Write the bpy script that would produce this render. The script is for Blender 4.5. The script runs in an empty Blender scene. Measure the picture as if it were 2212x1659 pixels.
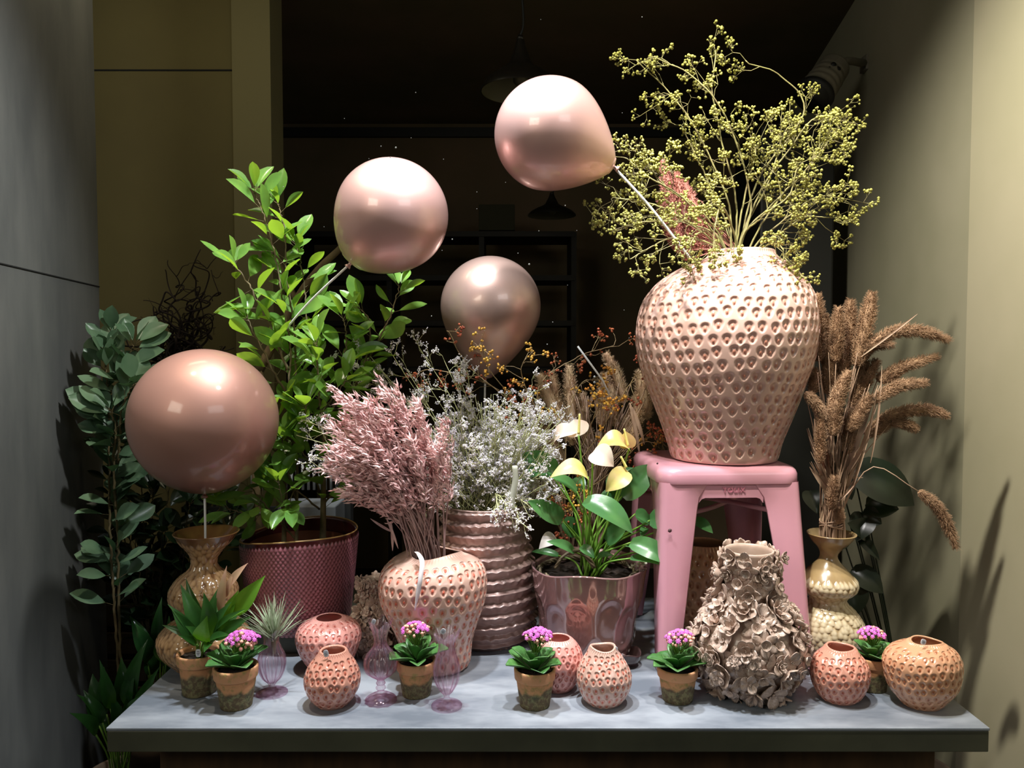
import bpy, math, random
import numpy as np
from mathutils import Vector, Matrix

# ------------------------------------------------------------------ camera, world, lights, exposure
SC = bpy.context.scene
COL = SC.collection
FPX = 1650.0
CAMZ = 1.44
ZT = 0.75
PITCH = math.radians(2.41)
CAM = np.array([0.0, 0.0, CAMZ])
FWD = np.array([0, math.cos(PITCH), -math.sin(PITCH)])
UPV = np.array([0, math.sin(PITCH), math.cos(PITCH)])
cd = bpy.data.cameras.new('camera')
co = bpy.data.objects.new('camera', cd)
COL.objects.link(co)
co.location = (0, 0, CAMZ)
co.rotation_euler = (math.pi / 2 - PITCH, 0, 0)
cd.sensor_width = 36.0
cd.lens = 36.0 * FPX / 2212.0
cd.clip_start = 0.05
SC.camera = co
SC.view_settings.view_transform = 'Standard'
SC.view_settings.look = 'None'
SC.view_settings.exposure = 0.0
SC.view_settings.gamma = 1.0
SC.view_settings.use_curve_mapping = False
SC.cycles.max_bounces = 7
SC.cycles.diffuse_bounces = 3
SC.cycles.glossy_bounces = 3
SC.cycles.transmission_bounces = 4
SC.cycles.transparent_max_bounces = 16
SC.cycles.caustics_reflective = False
SC.cycles.caustics_refractive = False

W = bpy.data.worlds.new('night')
SC.world = W
W.use_nodes = True
W.node_tree.nodes['Background'].inputs[0].default_value = (0.75, 0.78, 0.6, 1)
W.node_tree.nodes['Background'].inputs[1].default_value = 0.05


def spot(name, loc, target, power, color, size=60, blend=0.6, radius=0.03):
    l = bpy.data.lights.new(name, 'SPOT')
    l.energy = power; l.color = color; l.spot_size = math.radians(size); l.spot_blend = blend; l.shadow_soft_size = radius
    o = bpy.data.objects.new(name, l)
    COL.objects.link(o)
    o.location = loc
    o.rotation_euler = (Vector(target) - Vector(loc)).to_track_quat('-Z', 'Y').to_euler()
    return o


def area(name, loc, target, power, color, sx, sy):
    l = bpy.data.lights.new(name, 'AREA')
    l.shape = 'RECTANGLE'; l.energy = power; l.color = color; l.size = sx; l.size_y = sy
    o = bpy.data.objects.new(name, l)
    COL.objects.link(o)
    o.location = loc
    o.rotation_euler = (Vector(target) - Vector(loc)).to_track_quat('-Z', 'Y').to_euler()
    return o


# track spots under the ceiling of the shop window
spot('track_or_fill_spot', (-0.30, 1.45, 2.75), (-0.28, 1.68, 0.8), 160, (0.90, 0.95, 1.0), 54, 0.5, 0.045)
spot('track_or_fill_spot', (0.12, 1.30, 2.75), (0.10, 1.72, 0.9), 135, (0.95, 0.97, 1.0), 52, 0.5, 0.045)
spot('track_or_fill_spot', (0.62, 1.35, 2.75), (0.50, 1.75, 1.2), 92, (1.0, 0.94, 0.91), 46, 0.5, 0.045)
spot('track_or_fill_spot', (-0.85, 1.35, 2.75), (-0.55, 1.75, 1.1), 40, (1.0, 0.86, 0.66), 50, 0.6, 0.03)
spot('track_or_fill_spot', (0.05, 1.05, 2.75), (1.35, 2.15, 1.15), 240, (1.0, 0.93, 0.80), 72, 0.9, 0.035)
# added left wall fill, then street light and glow of the shopfront outside
spot('track_or_fill_spot', (0.25, 0.95, 2.8), (-1.07, 1.36, 1.75), 205, (1.0, 0.98, 0.96), 50, 1.0, 0.05)  # unseen fill lamp added to brighten the left wall
area('street_glow', (-1.8, -1.2, 2.6), (1.3, 1.9, 1.4), 24, (1.0, 0.93, 0.80), 1.2, 0.8)
area('street_glow', (1.8, -1.4, 2.8), (-1.15, 1.8, 1.6), 14, (0.92, 0.96, 1.0), 1.6, 0.8)
# dim fill added to light the olive rear wall, no lamp of the room
area('rear_wall_fill', (-1.0, 2.0, 2.85), (-1.7, 3.0, 1.2), 3.6, (1.0, 0.88, 0.6), 0.5, 0.3)


# ------------------------------------------------------------------ pixel helpers (2212 x 1659 photograph)
def ray(px, py):
    return FWD * FPX + np.array([1.0, 0, 0]) * (px - 1106.0) - UPV * (py - 829.5)


def P(px, py, Y):
    d = ray(px, py)
    return CAM + d * (Y / d[1])


def T(px, py, z=ZT):
    d = ray(px, py)
    return CAM + d * ((z - CAMZ) / d[2])


def mpp(p):
    """metres per pixel at a point"""
    return float(np.dot(np.asarray(p) - CAM, FWD)) / FPX


def unit(v):
    v = np.asarray(v, float)
    return v / (np.linalg.norm(v) + 1e-12)


# ------------------------------------------------------------------ materials
def lin(c):
    return tuple(((x / 255.0) / 12.92 if x / 255.0 <= 0.04045 else ((x / 255.0 + 0.055) / 1.055) ** 2.4) for x in c)


def setin(n, **kw):
    for k, v in kw.items():
        k = k.replace('_', ' ')
        if k in n.inputs:
            n.inputs[k].default_value = v


def mat(name, col, rough=0.5, metal=0.0, col2=None, nscale=8.0, ndetail=4, bump=0.0, bscale=40.0, coat=0.0, attr=None,
        acol2=None, acol=None, stretch=None, lo=0.35, hi=0.65, spec=0.5, sss=0.0, rough2=None, film=0.0, coatr=0.05, bdist=0.002):
    m = bpy.data.materials.new(name)
    m.use_nodes = True
    nt = m.node_tree
    N = nt.nodes; L = nt.links
    b = N['Principled BSDF']
    b.inputs['Base Color'].default_value = (*col, 1)
    setin(b, Roughness=rough, Metallic=metal, Coat_Weight=coat, Coat_Roughness=coatr, Specular_IOR_Level=spec)
    if film:
        setin(b, Thin_Film_Thickness=film, Thin_Film_IOR=1.6)
    src = None
    tc = N.new('ShaderNodeTexCoord')
    mp = N.new('ShaderNodeMapping')
    L.new(tc.outputs['Object'], mp.inputs[0])
    if stretch:
        mp.inputs['Scale'].default_value = stretch
    if col2 is not None:
        n = N.new('ShaderNodeTexNoise'); setin(n, Scale=nscale, Detail=ndetail, Roughness=0.6)
        L.new(mp.outputs[0], n.inputs['Vector'])
        r = N.new('ShaderNodeMapRange'); r.inputs[1].default_value = lo; r.inputs[2].default_value = hi
        L.new(n.outputs[0], r.inputs[0])
        mx = N.new('ShaderNodeMix'); mx.data_type = 'RGBA'
        mx.inputs[6].default_value = (*col, 1); mx.inputs[7].default_value = (*col2, 1)
        L.new(r.outputs[0], mx.inputs[0])
        src = mx.outputs[2]
        if rough2 is not None:
            r2 = N.new('ShaderNodeMapRange'); r2.inputs[3].default_value = rough; r2.inputs[4].default_value = rough2
            L.new(r.outputs[0], r2.inputs[0]); L.new(r2.outputs[0], b.inputs['Roughness'])
    if attr:
        a = N.new('ShaderNodeAttribute'); a.attribute_name = attr
        mx = N.new('ShaderNodeMix'); mx.data_type = 'RGBA'
        if src is not None:
            L.new(src, mx.inputs[6])
        else:
            mx.inputs[6].default_value = (*col, 1)
        mx.inputs[7].default_value = (*acol, 1)
        if acol2 is not None:
            n2 = N.new('ShaderNodeTexNoise'); setin(n2, Scale=nscale * 1.7, Detail=6, Roughness=0.7)
            L.new(mp.outputs[0], n2.inputs['Vector'])
            r3 = N.new('ShaderNodeMapRange'); r3.inputs[1].default_value = 0.45; r3.inputs[2].default_value = 0.6
            L.new(n2.outputs[0], r3.inputs[0])
            m3 = N.new('ShaderNodeMix'); m3.data_type = 'RGBA'
            m3.inputs[6].default_value = (*acol, 1); m3.inputs[7].default_value = (*acol2, 1)
            L.new(r3.outputs[0], m3.inputs[0]); L.new(m3.outputs[2], mx.inputs[7])
        L.new(a.outputs['Fac'], mx.inputs[0])
        src = mx.outputs[2]
    if src is not None:
        L.new(src, b.inputs['Base Color'])
    if bump:
        n = N.new('ShaderNodeTexNoise'); setin(n, Scale=bscale, Detail=5, Roughness=0.6)
        L.new(mp.outputs[0], n.inputs['Vector'])
        bp = N.new('ShaderNodeBump'); bp.inputs['Strength'].default_value = bump; bp.inputs['Distance'].default_value = bdist
        L.new(n.outputs[0], bp.inputs['Height']); L.new(bp.outputs[0], b.inputs['Normal'])
    return m


def leafmat(name, col, col2, trans, rough=0.35, tw=0.4, nscale=14.0):
    """thin leaf: reflecting and letting light through"""
    m = mat(name, col, rough, col2=col2, nscale=nscale, bump=0.15, bscale=60)
    nt = m.node_tree; N = nt.nodes; L = nt.links
    b = N['Principled BSDF']
    t = N.new('ShaderNodeBsdfTranslucent'); t.inputs[0].default_value = (*trans, 1)
    mx = N.new('ShaderNodeMixShader'); mx.inputs[0].default_value = tw
    L.new(b.outputs[0], mx.inputs[1]); L.new(t.outputs[0], mx.inputs[2])
    L.new(mx.outputs[0], N['Material Output'].inputs[0])
    return m


def glassmat(name, tint, edge):
    """thin blown glass: clear face on, deeper tint and more mirror at a slant"""
    m = bpy.data.materials.new(name); m.use_nodes = True
    nt = m.node_tree; N = nt.nodes; L = nt.links
    N.remove(N['Principled BSDF'])
    lw = N.new('ShaderNodeLayerWeight'); lw.inputs[0].default_value = 0.45
    mc = N.new('ShaderNodeMix'); mc.data_type = 'RGBA'
    mc.inputs[6].default_value = (*tint, 1); mc.inputs[7].default_value = (*edge, 1)
    sq = N.new('ShaderNodeMath'); sq.operation = 'POWER'; sq.inputs[1].default_value = 2.2
    L.new(lw.outputs['Facing'], sq.inputs[0]); L.new(sq.outputs[0], mc.inputs[0])
    t = N.new('ShaderNodeBsdfTransparent'); L.new(mc.outputs[2], t.inputs[0])
    g = N.new('ShaderNodeBsdfGlossy'); g.inputs['Roughness'].default_value = 0.03
    d = N.new('ShaderNodeBsdfTranslucent'); d.inputs[0].default_value = (1.0, 0.8, 0.95, 1)
    pw = N.new('ShaderNodeMath'); pw.operation = 'POWER'; pw.inputs[1].default_value = 4.0
    l2 = N.new('ShaderNodeLayerWeight'); l2.inputs[0].default_value = 0.5
    L.new(l2.outputs['Facing'], pw.inputs[0])
    fr = N.new('ShaderNodeMath'); fr.operation = 'MULTIPLY_ADD'; fr.inputs[1].default_value = 0.55; fr.inputs[2].default_value = 0.07
    L.new(pw.outputs[0], fr.inputs[0])
    m1 = N.new('ShaderNodeMixShader'); L.new(fr.outputs[0], m1.inputs[0]); L.new(t.outputs[0], m1.inputs[1]); L.new(g.outputs[0], m1.inputs[2])
    m2 = N.new('ShaderNodeMixShader'); m2.inputs[0].default_value = 0.055
    L.new(m1.outputs[0], m2.inputs[1]); L.new(d.outputs[0], m2.inputs[2])
    L.new(m2.outputs[0], N['Material Output'].inputs[0])
    return m


# ------------------------------------------------------------------ mesh building
class MB:
    def __init__(s):
        s.v = []; s.f = {}; s.n = 0; s.w = []

    def add(s, v, faces, w=None):
        v = np.asarray(v, float).reshape(-1, 3)
        fa = faces if isinstance(faces, list) and np.ndim(faces[0]) == 2 else [faces]
        for f in fa:
            f = np.asarray(f, int)
            s.f.setdefault(f.shape[1], []).append(f + s.n)
        s.v.append(v)
        s.w.append(np.zeros(len(v)) if w is None else np.asarray(w, float).reshape(-1))
        s.n += len(v)

    def build(s, name, m, parent=None, smooth=True, origin=None, loc=None):
        V = np.concatenate(s.v)
        o0 = np.zeros(3) if origin is None else np.asarray(origin, float)
        me = bpy.data.meshes.new(name)
        me.vertices.add(len(V))
        me.vertices.foreach_set('co', (V - o0).ravel())
        loops = []; starts = []; c = 0
        for k, fs in s.f.items():
            F = np.concatenate(fs)
            loops.append(F.ravel())
            starts.append(c + np.arange(len(F)) * k)
            c += F.size
        loops = np.concatenate(loops); starts = np.concatenate(starts)
        me.loops.add(len(loops)); me.loops.foreach_set('vertex_index', loops)
        me.polygons.add(len(starts)); me.polygons.foreach_set('loop_start', starts)
        Wt = np.concatenate(s.w)
        if Wt.any():
            a = me.attributes.new('w', 'FLOAT', 'POINT'); a.data.foreach_set('value', Wt)
        me.update(calc_edges=True); me.validate()
        me.polygons.foreach_set('use_smooth', [smooth] * len(me.polygons))
        if isinstance(m, (list, tuple)):
            for x in m: me.materials.append(x)
        else:
            me.materials.append(m)
        o = bpy.data.objects.new(name, me)
        COL.objects.link(o)
        if parent is not None:
            o.parent = parent
            o.location = tuple(o0 - np.array(parent_world(parent)))
        else:
            o.location = tuple(o0)
        return o


def parent_world(o):
    p = np.zeros(3)
    while o is not None:
        p += np.array(o.location); o = o.parent
    return p


def tag(o, label=None, cat=None, group=None, kind=None):
    if label: o['label'] = label
    if cat: o['category'] = cat
    if group: o['group'] = group
    if kind: o['kind'] = kind
    return o


def thing(name, loc, label, cat, group=None):
    o = bpy.data.objects.new(name, None)
    o.empty_display_size = 0.05
    COL.objects.link(o)
    o.location = tuple(loc)
    return tag(o, label, cat, group)


def grid_faces(nr, ns, closed=True):
    i = np.arange(nr - 1)[:, None]
    j = np.arange(ns if closed else ns - 1)[None, :]
    j2 = (j + 1) % ns
    return np.stack([i * ns + j, i * ns + j2, (i + 1) * ns + j2, (i + 1) * ns + j], -1).reshape(-1, 4)


def box(mb, lo, hi, bev=0.0):
    lo = np.array(lo, float); hi = np.array(hi, float)
    if bev <= 0:
        v = [[(lo, hi)[a][0], (lo, hi)[b][1], (lo, hi)[c][2]] for a in (0, 1) for b in (0, 1) for c in (0, 1)]
        mb.add(v, [[0, 1, 3, 2], [4, 6, 7, 5], [0, 4, 5, 1], [2, 3, 7, 6], [0, 2, 6, 4], [1, 5, 7, 3]])
        return
    c = (lo + hi) / 2; h = (hi - lo) / 2
    import bmesh
    bm = bmesh.new()
    bmesh.ops.create_cube(bm, size=2.0)
    for v in bm.verts:
        v.co = Vector((c[0] + v.co.x * h[0], c[1] + v.co.y * h[1], c[2] + v.co.z * h[2]))
    bmesh.ops.bevel(bm, geom=list(bm.edges), offset=bev, segments=2, affect='EDGES', profile=0.5)
    bm_in(mb, bm)


def bm_in(mb, bm):
    bm.verts.index_update()
    v = [tuple(x.co) for x in bm.verts]
    fs = {}
    for f in bm.faces:
        fs.setdefault(len(f.verts), []).append([x.index for x in f.verts])
    mb.add(v, [np.array(x) for x in fs.values()])
    bm.free()


def frames(D, up=None, roll=None):
    """(n,3,3) matrices whose columns are side, direction, normal"""
    D = np.asarray(D, float).reshape(-1, 3)
    D = D / (np.linalg.norm(D, axis=1, keepdims=True) + 1e-12)
    U = np.tile(np.array([0, 0, 1.0]), (len(D), 1)) if up is None else np.asarray(up, float).reshape(-1, 3) * np.ones((len(D), 1))
    S = np.cross(D, U)
    bad = np.linalg.norm(S, axis=1) < 1e-4
    S[bad] = np.cross(D[bad], np.array([0.3, 1, 0.1]))
    S /= np.linalg.norm(S, axis=1, keepdims=True)
    Nn = np.cross(S, D)
    if roll is not None:
        c = np.cos(roll)[:, None]; s = np.sin(roll)[:, None]
        S, Nn = S * c + Nn * s, Nn * c - S * s
    return np.stack([S, D, Nn], -1)


def inst(mb, tv, tf, M, Tr, w=None):
    """copies of a small template mesh (tv, tf) under matrices M (n,3,3) and offsets Tr (n,3)"""
    tv = np.asarray(tv, float)
    n = len(M)
    if n == 0: return
    V = np.einsum('nij,kj->nki', M, tv) + np.asarray(Tr)[:, None, :]
    off = (np.arange(n) * len(tv))[:, None, None]
    fs = tf if isinstance(tf, list) else [tf]
    mb.add(V.reshape(-1, 3), [(np.asarray(f)[None] + off).reshape(-1, np.asarray(f).shape[1]) for f in fs],
           None if w is None else np.repeat(w, len(tv)) if np.ndim(w) == 1 else w)


def tmpl_leaf(shape, nl=7, fold=0.12, droop=0.15, nc=5, wave=0.0, thick=0.0):
    t = np.linspace(0, 1, nl)
    u = np.linspace(-1, 1, nc)
    w = np.array([shape(x) for x in t])
    X = u[None, :] * w[:, None] * 0.5
    Y = np.repeat(t[:, None], nc, 1)
    Z = np.abs(u)[None, :] * fold * w[:, None] - droop * (t[:, None] ** 2) + wave * np.sin(t[:, None] * 9 + u[None, :] * 2) * np.abs(u)[None, :]
    V = np.stack([X, Y, Z], -1).reshape(-1, 3)
    return V, grid_faces(nl, nc, False)


def sh_obov(t): return (math.sin(math.pi * t ** 1.25) ** 0.75 if 0 < t < 1 else 0.02) + 0.01
def sh_lance(t): return (math.sin(math.pi * t ** 0.7) ** 1.1 if 0 < t < 1 else 0.0) + 0.02
def sh_heart(t): return (max(0.0, (1 - t)) ** 1.0 * (0.62 + 2.6 * t) * (1.0 if t > 0.06 else 0.75)) + 0.01
def sh_spoon(t): return 0.28 + 0.75 * math.sin(math.pi * min(1, t ** 1.6)) ** 0.7 if t < 0.995 else 0.18


def tmpl_stick(k=3, r1=0.7):
    a = np.arange(k) * 2 * math.pi / k
    V = np.concatenate([np.stack([np.cos(a), a * 0, np.sin(a)], -1), np.stack([np.cos(a) * r1, a * 0 + 1, np.sin(a) * r1], -1)])
    F = np.array([[i, (i + 1) % k, k + (i + 1) % k, k + i] for i in range(k)])
    return V, F


def tmpl_ico(sub=1):
    import bmesh
    bm = bmesh.new(); bmesh.ops.create_icosphere(bm, subdivisions=sub, radius=1.0)
    bm.verts.index_update()
    V = np.array([tuple(v.co) for v in bm.verts]); F = np.array([[v.index for v in f.verts] for f in bm.faces]); bm.free()
    return V, F


OCT = (np.array([[1, 0, 0], [-1, 0, 0], [0, 1, 0], [0, -1, 0], [0, 0, 1], [0, 0, -1]], float),
       np.array([[0, 2, 4], [2, 1, 4], [1, 3, 4], [3, 0, 4], [2, 0, 5], [1, 2, 5], [3, 1, 5], [0, 3, 5]]))
ICO0 = None
STICK = tmpl_stick(3, 0.75)


def sticks(mb, A, B, R):
    A = np.asarray(A, float); B = np.asarray(B, float); R = np.asarray(R, float)
    if len(A) == 0: return
    D = B - A; Ln = np.linalg.norm(D, axis=1)
    M = frames(D)
    M = M * np.stack([R, Ln, R], -1)[:, None, :]
    inst(mb, STICK[0], STICK[1], M, A)


def balls(mb, C, R, tm=None, squash=None):
    C = np.asarray(C, float); R = np.asarray(R, float)
    if len(C) == 0: return
    tm = tm or ICO1
    M = np.eye(3)[None] * R[:, None, None]
    inst(mb, tm[0], tm[1], M, C)


ICO1 = tmpl_ico(1)
ICO2 = tmpl_ico(2)


def spline(pts, n):
    """Catmull-Rom through pts, n samples"""
    p = np.asarray(pts, float)
    if len(p) == 2:
        t = np.linspace(0, 1, n)[:, None]
        return p[0] * (1 - t) + p[1] * t
    q = np.vstack([2 * p[0] - p[1], p, 2 * p[-1] - p[-2]])
    m = len(p) - 1
    out = []
    for x in np.linspace(0, m, n):
        i = min(int(x), m - 1); t = x - i
        a, b, c, d = q[i], q[i + 1], q[i + 2], q[i + 3]
        out.append(0.5 * ((2 * b) + (-a + c) * t + (2 * a - 5 * b + 4 * c - d) * t * t + (-a + 3 * b - 3 * c + d) * t ** 3))
    return np.array(out)


def tube(mb, pts, r0, r1=None, k=6, cap=True, w=None):
    p = np.asarray(pts, float); n = len(p)
    r = np.linspace(r0, r0 if r1 is None else r1, n) if np.isscalar(r0) else np.asarray(r0)
    d = np.gradient(p, axis=0); d /= np.linalg.norm(d, axis=1, keepdims=True) + 1e-12
    ref = np.array([0.0, 1.0, 0.0]) if abs(d[0][1]) < 0.9 else np.array([1.0, 0, 0])
    s = np.cross(d[0], ref); s /= np.linalg.norm(s)
    a = np.arange(k) * 2 * math.pi / k
    rings = []
    for i in range(n):
        s = s - d[i] * np.dot(s, d[i]); s /= np.linalg.norm(s) + 1e-12
        b = np.cross(d[i], s)
        rings.append(p[i] + r[i] * (np.cos(a)[:, None] * s + np.sin(a)[:, None] * b))
    V = np.concatenate(rings)
    F = [grid_faces(n, k)]
    if cap:
        V = np.vstack([V, p[0], p[-1]])
        c0, c1 = n * k, n * k + 1
        F.append(np.array([[c0, (i + 1) % k, i] for i in range(k)] + [[c1, (n - 1) * k + i, (n - 1) * k + (i + 1) % k] for i in range(k)]))
    mb.add(V, F, None if w is None else np.full(len(V), w))


# ------------------------------------------------------------------ vessels turned from a pixel profile
class Vessel:
    """rings: [(py, half width px, centre px)] from the foot upwards; front: py of the foot's nearest edge.  zb: height it stands on."""

    def __init__(s, rings, front, zb=ZT):
        py0, hw0, cx0 = rings[0]
        b = T(cx0, front, zb)
        r = hw0 * mpp(b)
        s.c = np.array([b[0] * (b[1] + r) / b[1], b[1] + r, zb])
        s.c[0] = P(cx0, front, s.c[1])[0]
        s.s = mpp(s.c)
        z = []; rr = []; xx = []
        for i, (py, hw, cx) in enumerate(rings):
            p = P(cx, py, s.c[1])
            m = mpp(p)
            z.append(zb if i == 0 else p[2]); rr.append(hw * m); xx.append(p[0] - s.c[0])
        xx[0] = 0 if abs(xx[0]) < 1 else xx[0]
        s.z = np.array(z); s.r = np.array(rr); s.x = np.array(xx)

    def profile(s, n):
        q = spline(np.stack([s.r, s.z, s.x], -1), 400)
        d = np.r_[0, np.cumsum(np.hypot(np.diff(q[:, 0]), np.diff(q[:, 1])))]
        u = np.linspace(0, d[-1], n)
        return np.stack([np.interp(u, d, q[:, k]) for k in range(3)], -1), u

    def top(s):
        return np.array([s.c[0] + s.x[-1], s.c[1], s.z[-1]])


def lathe(mb, c, prof, ns, disp=None, w=None, thick=0.005, depth=0.5, yscale=1.0, zfun=None, lip=2):
    """c centre, prof (n,3) radius,z,xoff; disp (n,ns) radial. Adds outer wall, lip, inner wall and bottom."""
    n = len(prof)
    th = np.arange(ns) * 2 * math.pi / ns
    R = prof[:, 0][:, None] + (disp if disp is not None else 0)
    R = np.broadcast_to(R, (n, ns)).copy()
    Z = np.broadcast_to(prof[:, 1][:, None], (n, ns)).copy()
    if zfun is not None: Z = zfun(Z, th[None, :])
    X = prof[:, 2][:, None] + np.broadcast_to(prof[:, 2][:, None], (n, ns)) * 0
    # inner wall
    z_in_to = prof[-1, 1] - (prof[-1, 1] - prof[0, 1]) * depth
    idx = [i for i in range(n - 1, -1, -1) if prof[i, 1] >= z_in_to]
    idx = idx[::max(1, len(idx) // 24)]
    base = prof[:, 0]
    Rin = [R[-1] - thick * 0.4, R[-1] - thick] + [np.full(ns, max(base[i] - thick * 1.3, 0.002)) for i in idx[1:]]
    Zin = [Z[-1] + thick * 0.35, Z[-1] - thick * 0.1] + [Z[i] for i in idx[1:]]
    Xin = [X[-1]] * 2 + [X[i] for i in idx[1:]]
    Ra = np.vstack([R, np.array(Rin)]); Za = np.vstack([Z, np.array(Zin)]); Xa = np.vstack([X * np.ones((1, ns)), np.array(Xin) * np.ones((1, ns))])
    V = np.stack([c[0] + Xa + Ra * np.sin(th), c[1] - Ra * np.cos(th) * yscale, Za], -1)
    nn = len(Ra)
    Vf = V.reshape(-1, 3)
    Wt = np.zeros((nn, ns))
    if w is not None: Wt[:n] = w
    c0 = len(Vf)
    Vf = np.vstack([Vf, [c[0] + prof[0, 2], c[1], prof[0, 1] + 0.002], [c[0] + Xa[-1, 0], c[1], Za[-1].mean()]])
    F = [grid_faces(nn, ns), np.array([[c0, (i + 1) % ns, i] for i in range(ns)] + [[c0 + 1, (nn - 1) * ns + i, (nn - 1) * ns + (i + 1) % ns] for i in range(ns)])]
    mb.add(Vf, F, np.r_[Wt.ravel(), 0, 0])


def dimples(prof, u, ns, du, dv, a, b, depth, seed=0.5, rng=None, u0=0.0, u1=1.0, jit=0.12, point=0.35, mode='dimple', wave=0.0, rot=0.0):
    n = len(u)
    D = np.zeros((n, ns)); Wt = np.zeros((n, ns))
    th = np.arange(ns) * 2 * math.pi / ns
    rng = rng or np.random.RandomState(1)
    L = u[-1]
    k = 0
    s = u0 * L + b * 0.9
    rmax = prof[:, 0].max()
    while s < u1 * L - b * 0.7:
        rs = np.interp(s, u, prof[:, 0])
        cnt = max(6, int(round(2 * math.pi * rs / du)))
        sc_ = min(1.0, 2 * math.pi * rs / cnt / du * 1.0)
        for j in range(cnt):
            tc = (j + 0.5 * (k % 2)) * 2 * math.pi / cnt + rot + rng.uniform(-jit, jit) * du / rs
            sc = s + rng.uniform(-jit, jit) * dv + wave * dv * (math.sin(2 * tc + 0.9) + 0.6 * math.sin(5 * tc + 0.3 * k))
            i0, i1 = np.searchsorted(u, [sc - b * 1.4, sc + b * 1.4])
            if i1 <= i0: continue
            dth = (th - tc + math.pi) % (2 * math.pi) - math.pi
            jm = np.where(np.abs(dth) * rs < a * 1.6)[0]
            if len(jm) == 0: continue
            dx = dth[jm][None, :] * prof[i0:i1, 0][:, None]
            dy = (u[i0:i1] - sc)[:, None] + 0 * dx
            aw = a * sc_ * (1 + point * np.clip(dy / b, -1, 1))
            q = np.sqrt((dx / aw) ** 2 + (dy / b) ** 2)
            if mode == 'dimple':
                m = np.clip(1 - q, 0, 1)
                e = -depth * np.clip(m * 2.2, 0, 1) ** 1.2 * (3 - 2 * np.clip(m * 2.2, 0, 1)) * 0.6
                sd = seed * depth * np.exp(-((dx / (0.30 * a)) ** 2 + ((dy + 0.12 * b) / (0.40 * b)) ** 2))
                blk = D[i0:i1][:, jm]
                D[np.ix_(range(i0, i1), jm)] = np.minimum(blk, e + sd * (q < 1)) if False else np.where(q < 1, e + sd, blk)
                wb = Wt[i0:i1][:, jm]
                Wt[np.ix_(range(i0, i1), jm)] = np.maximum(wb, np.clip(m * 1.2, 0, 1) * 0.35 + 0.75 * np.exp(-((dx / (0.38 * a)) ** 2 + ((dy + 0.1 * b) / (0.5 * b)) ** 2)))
            else:
                m = np.clip(1 - q ** 2, 0, 1)
                e = depth * np.sqrt(m) * (0.65 + 0.35 * np.clip(-dy / b, -1, 1) * (1 if mode == 'scale' else -1))
                blk = D[i0:i1][:, jm]
                D[np.ix_(range(i0, i1), jm)] = np.maximum(blk, e)
                wb = Wt[i0:i1][:, jm]
                Wt[np.ix_(range(i0, i1), jm)] = np.maximum(wb, m)
        s += dv * (0.75 + 0.25 * rs / rmax) if mode == 'dimple' else dv
        k += 1
    return D, Wt


def ring_noise(ns, nr, rng, k=6, amp=1.0):
    th = np.arange(ns) * 2 * math.pi / ns
    out = np.zeros((nr, ns))
    for i in range(1, k + 1):
        ph = rng.uniform(0, 6.28) + np.linspace(0, rng.uniform(-2, 2), nr)
        out += (amp / i) * np.cos(i * th[None, :] + ph[:, None])
    return out
RNG = np.random.RandomState(7)

# ------------------------------------------------------------------ the room
M_conc = mat('painted_concrete', lin((122, 122, 119)), 0.75, col2=lin((80, 82, 83)), nscale=3.2, ndetail=7, bump=0.3, bscale=18, stretch=(1.2, 1.2, 0.35), lo=0.3, hi=0.72)
M_seam = mat('dark_joint', lin((26, 26, 27)), 0.9)
M_olive = mat('olive_panel', lin((112, 102, 62)), 0.8, col2=lin((104, 94, 58)), nscale=2.0)
M_wall = mat('olive_plaster', lin((172, 165, 142)), 0.75, col2=lin((160, 155, 130)), nscale=1.6, bump=0.1, bscale=30)
M_dark = mat('dark_brown_paint', lin((112, 92, 72)), 0.85, col2=lin((92, 82, 58)), nscale=1.5)
M_floor = mat('dark_floor', lin((52, 46, 40)), 0.7, col2=lin((40, 36, 32)), nscale=3)
M_black = mat('black_paint', lin((18, 18, 16)), 0.6)


def struct(mb, name, m, smooth=False, parent=None):
    o = mb.build(name, m, parent, smooth=smooth)
    o['kind'] = 'structure'
    return o


def prism(mb, path, z0, z1, side=0.06):
    """wall slab standing on the plan line path, thickened away from the room"""
    p = np.array(path, float)
    for a, b in zip(p[:-1], p[1:]):
        d = unit([b[0] - a[0], b[1] - a[1], 0]); n = np.array([-d[1], d[0], 0]) * side
        q = [(a[0], a[1]), (b[0], b[1]), (b[0] + n[0], b[1] + n[1]), (a[0] + n[0], a[1] + n[1])]
        v = [(x, y, z) for z in (z0, z1) for x, y in q]
        mb.add(v, [[0, 1, 2, 3], [7, 6, 5, 4], [0, 4, 5, 1], [1, 5, 6, 2], [2, 6, 7, 3], [3, 7, 4, 0]])


CZ = 2.92
mb = MB(); box(mb, (-3.2, 0.9, -0.1), (2.6, 5.3, 0.0)); struct(mb, 'floor', M_floor)
mb = MB(); box(mb, (-3.2, 0.9, CZ), (2.6, 5.3, CZ + 0.1)); struct(mb, 'ceiling', M_dark)
# pavement outside
mb = MB(); box(mb, (-4, -4, -0.25), (4, 0.9, -0.12)); struct(mb, 'ground', M_floor)
# left: concrete side wall, ending at its far edge
WL = [(-1.046, 1.22), (-1.238, 2.30)]
mb = MB()
prism(mb, WL, 0, CZ, 0.22)
wl = struct(mb, 'wall_left', M_conc)
# joint line in the concrete
mb = MB()
d = unit([WL[1][0] - WL[0][0], WL[1][1] - WL[0][1], 0])
pa = np.array([WL[0][0], WL[0][1], 1.635]); pb = np.array([WL[1][0], WL[1][1], 1.635])
nrm = np.array([d[1], -d[0], 0])
tube(mb, [pa + nrm * 0.0005, (pa + pb) / 2 + nrm * 0.0005, pb + nrm * 0.0005], 0.0022, k=6)
struct(mb, 'trim_1', M_seam, parent=wl)
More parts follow.
